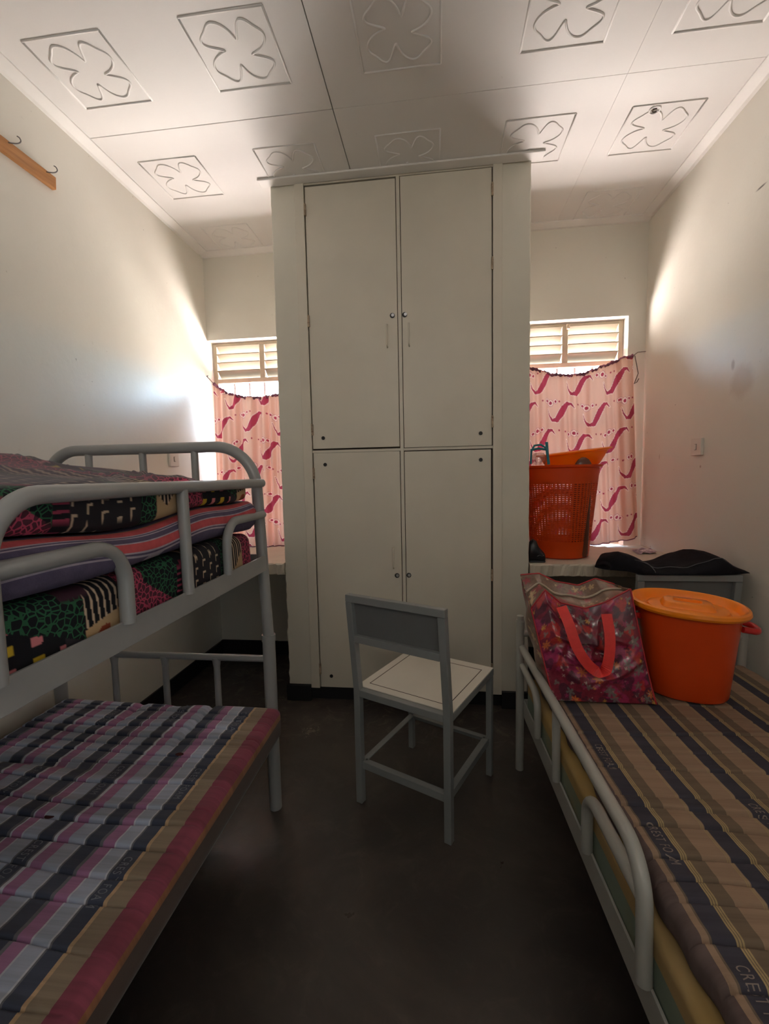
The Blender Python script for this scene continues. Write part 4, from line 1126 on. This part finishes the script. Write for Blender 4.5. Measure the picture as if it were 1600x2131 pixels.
# leaflet and little red cap
lf = thing('paper_leaflet', 'crumpled purple and white leaflet lying on the right ledge below the curtain', 'leaflet', (2.66, 2.67, .7665))
u, v = np.meshgrid(np.linspace(0, 1, 16), np.linspace(0, 1, 12), indexing='ij')
P = np.stack([2.610 + .115 * u + .02 * v, 2.565 + .13 * v + .02 * u, .7685 + .010 * np.abs(np.sin(5 * u + 2 * v)) * (u > .25) + .004 * v], -1)
MB().grid(P).build('sheet', 'paper', lf, smooth='all')
rc = thing('red_cap', 'tiny red plastic cap on the right ledge by the wall', 'cap', (2.735, 2.45, .7665))
MB().lathe([(.001, 0), (.0125, 0), (.0115, .010), (.006, .026), (.001, .028)], (2.735, 2.45, .767), 18).build('cone', 'red_plastic', rc, smooth=True)

# ------------------------------------------------------------------ DARK JEANS over chair back and ledge edge
jn = thing('dark_jeans', 'folded black jeans heaped over the chair back and the right ledge edge', 'trousers', (2.50, 2.10, .80))
xsj = np.linspace(2.262, 2.752, 90); th = np.linspace(0, 2 * PI, 48, endpoint=False)
hz = np.interp(xsj, [2.262, 2.275, 2.31, 2.36, 2.40, 2.47, 2.53, 2.58, 2.63, 2.66, 2.70, 2.752], [.015, .056, .074, .048, .022, .018, .022, .044, .078, .074, .040, .010])
yc = 2.095; P = []
for i, x in enumerate(xsj):
    row = []
    ry = .235 * min(1, .35 + 8 * (x - 2.255)) * (1 if x < 2.6 else 1 - 1.6 * (x - 2.6) ** 1.2)
    for a in th:
        c, s_ = math.cos(a), math.sin(a)
        yy = yc + ry * math.copysign(abs(c) ** .7, c)
        zz = (hz[i] * max(0, s_) ** .8 + .006 * math.sin(22 * yy + 14 * x) * max(0, s_) + .004 * math.sin(60 * x + 9 * yy) * max(0, s_)) + (-.004 * max(0, -s_))
        base = .8125 if yy < 1.93 else (.8125 + (.7705 - .8125) * min(1, (yy - 1.93) / .30))
        row.append((x, yy, base + zz))
    P.append(row)
P = np.array(P).transpose(1, 0, 2)
m = MB().grid(P, closed_u=True); n0 = 90
m.f.append(tuple(i * n0 for i in range(48))); m.f.append(tuple(i * n0 + n0 - 1 for i in range(48))[::-1])
m.build('cloth', 'denim', jn, smooth='all')
def on_jeans(k): return [tuple(P[k, i] + np.array([0, -.001, .002])) for i in range(12, 86, 3)]
MB().tube(on_jeans(18), .0016, 5).build('seam', 'stitch', jn, smooth='all')
MB().tube([tuple(P[j, 22] + np.array([0, 0, .002])) for j in range(8, 24)], .0018, 5).build('seam', 'stitch', jn, smooth='all')

# ------------------------------------------------------------------ WALL FITTINGS
hr_ = thing('coat_rail', 'orange varnished wooden coat rail with wire hooks high on the left wall', 'coat rail', (0, 1.3, 2.42))
MB().add([(x, y, z) for (y, z) in ((.55, 2.395), (1.724, 2.397), (1.727, 2.447), (.55, 2.447)) for x in (.0005, .019)], [(0, 1, 3, 2), (2, 3, 5, 4), (4, 5, 7, 6), (6, 7, 1, 0), (0, 2, 4, 6), (1, 7, 5, 3)]).build('plank', 'wood', hr_, bevel=.003)
for y in (1.536, 1.692, 1.38, 1.224, 1.068, .912):
    MB().tube(catmull([(.015, y - .012, 2.440), (.030, y - .008, 2.438), (.042, y + .004, 2.444), (.046, y + .012, 2.456), (.040, y + .014, 2.470), (.034, y + .010, 2.474)], 5), .0021, 6).build('hook', 'steel', hr_, smooth='all')
def switch(x, y0, y1, z0, z1, s_, label):
    t = thing('light_switch', label, 'light switch', (x, (y0 + y1) / 2, (z0 + z1) / 2), 0, None)
    xa, xb = (x - .014, x - .0005) if s_ < 0 else (x + .0005, x + .014)
    box((xa, y0, z0), (xb, y1, z1)).build('plate', 'switch', t, bevel=.002)
    ym, zm = (y0 + y1) / 2, (z0 + z1) / 2; xf = xa if s_ < 0 else xb
    box((min(xf, xf + s_ * .004), ym - .007, zm - .013), (max(xf, xf + s_ * .004), ym + .007, zm + .013)).build('rocker', 'switch', t, bevel=.001)
    box((min(xf, xf + s_ * .0006), ym - .0085, zm - .0145), (max(xf, xf + s_ * .0006), ym + .0085, zm + .0145)).build('rocker_gap', 'gap', t)
switch(W, 2.277, 2.362, 1.294, 1.374, -1, 'square white light switch on the right wall')
switch(0, 2.395, 2.480, 1.305, 1.388, 1, 'square white light switch on the left wall above the bunk')
# ceiling ring in the right-hand board
rg = thing('ceiling_ring', 'small broken plaster ring with a hook in the ceiling over the right window bay', 'hook', (2.42, 2.07, Hc))
m = MB(); m.tube([(2.425 + .020 * math.cos(a), 2.075 + .020 * math.sin(a), Hc - .0015) for a in np.linspace(0, 2 * PI, 22, endpoint=False)], .004, 6, closed=True)
m.build('ring', 'ceil', rg, smooth='all')
MB().tube([(2.425 + .009 * math.cos(a), 2.075 + .009 * math.sin(a), Hc - .004) for a in np.linspace(.4, 5.2, 14)], .0022, 6).build('hook', 'gap', rg, smooth='all')
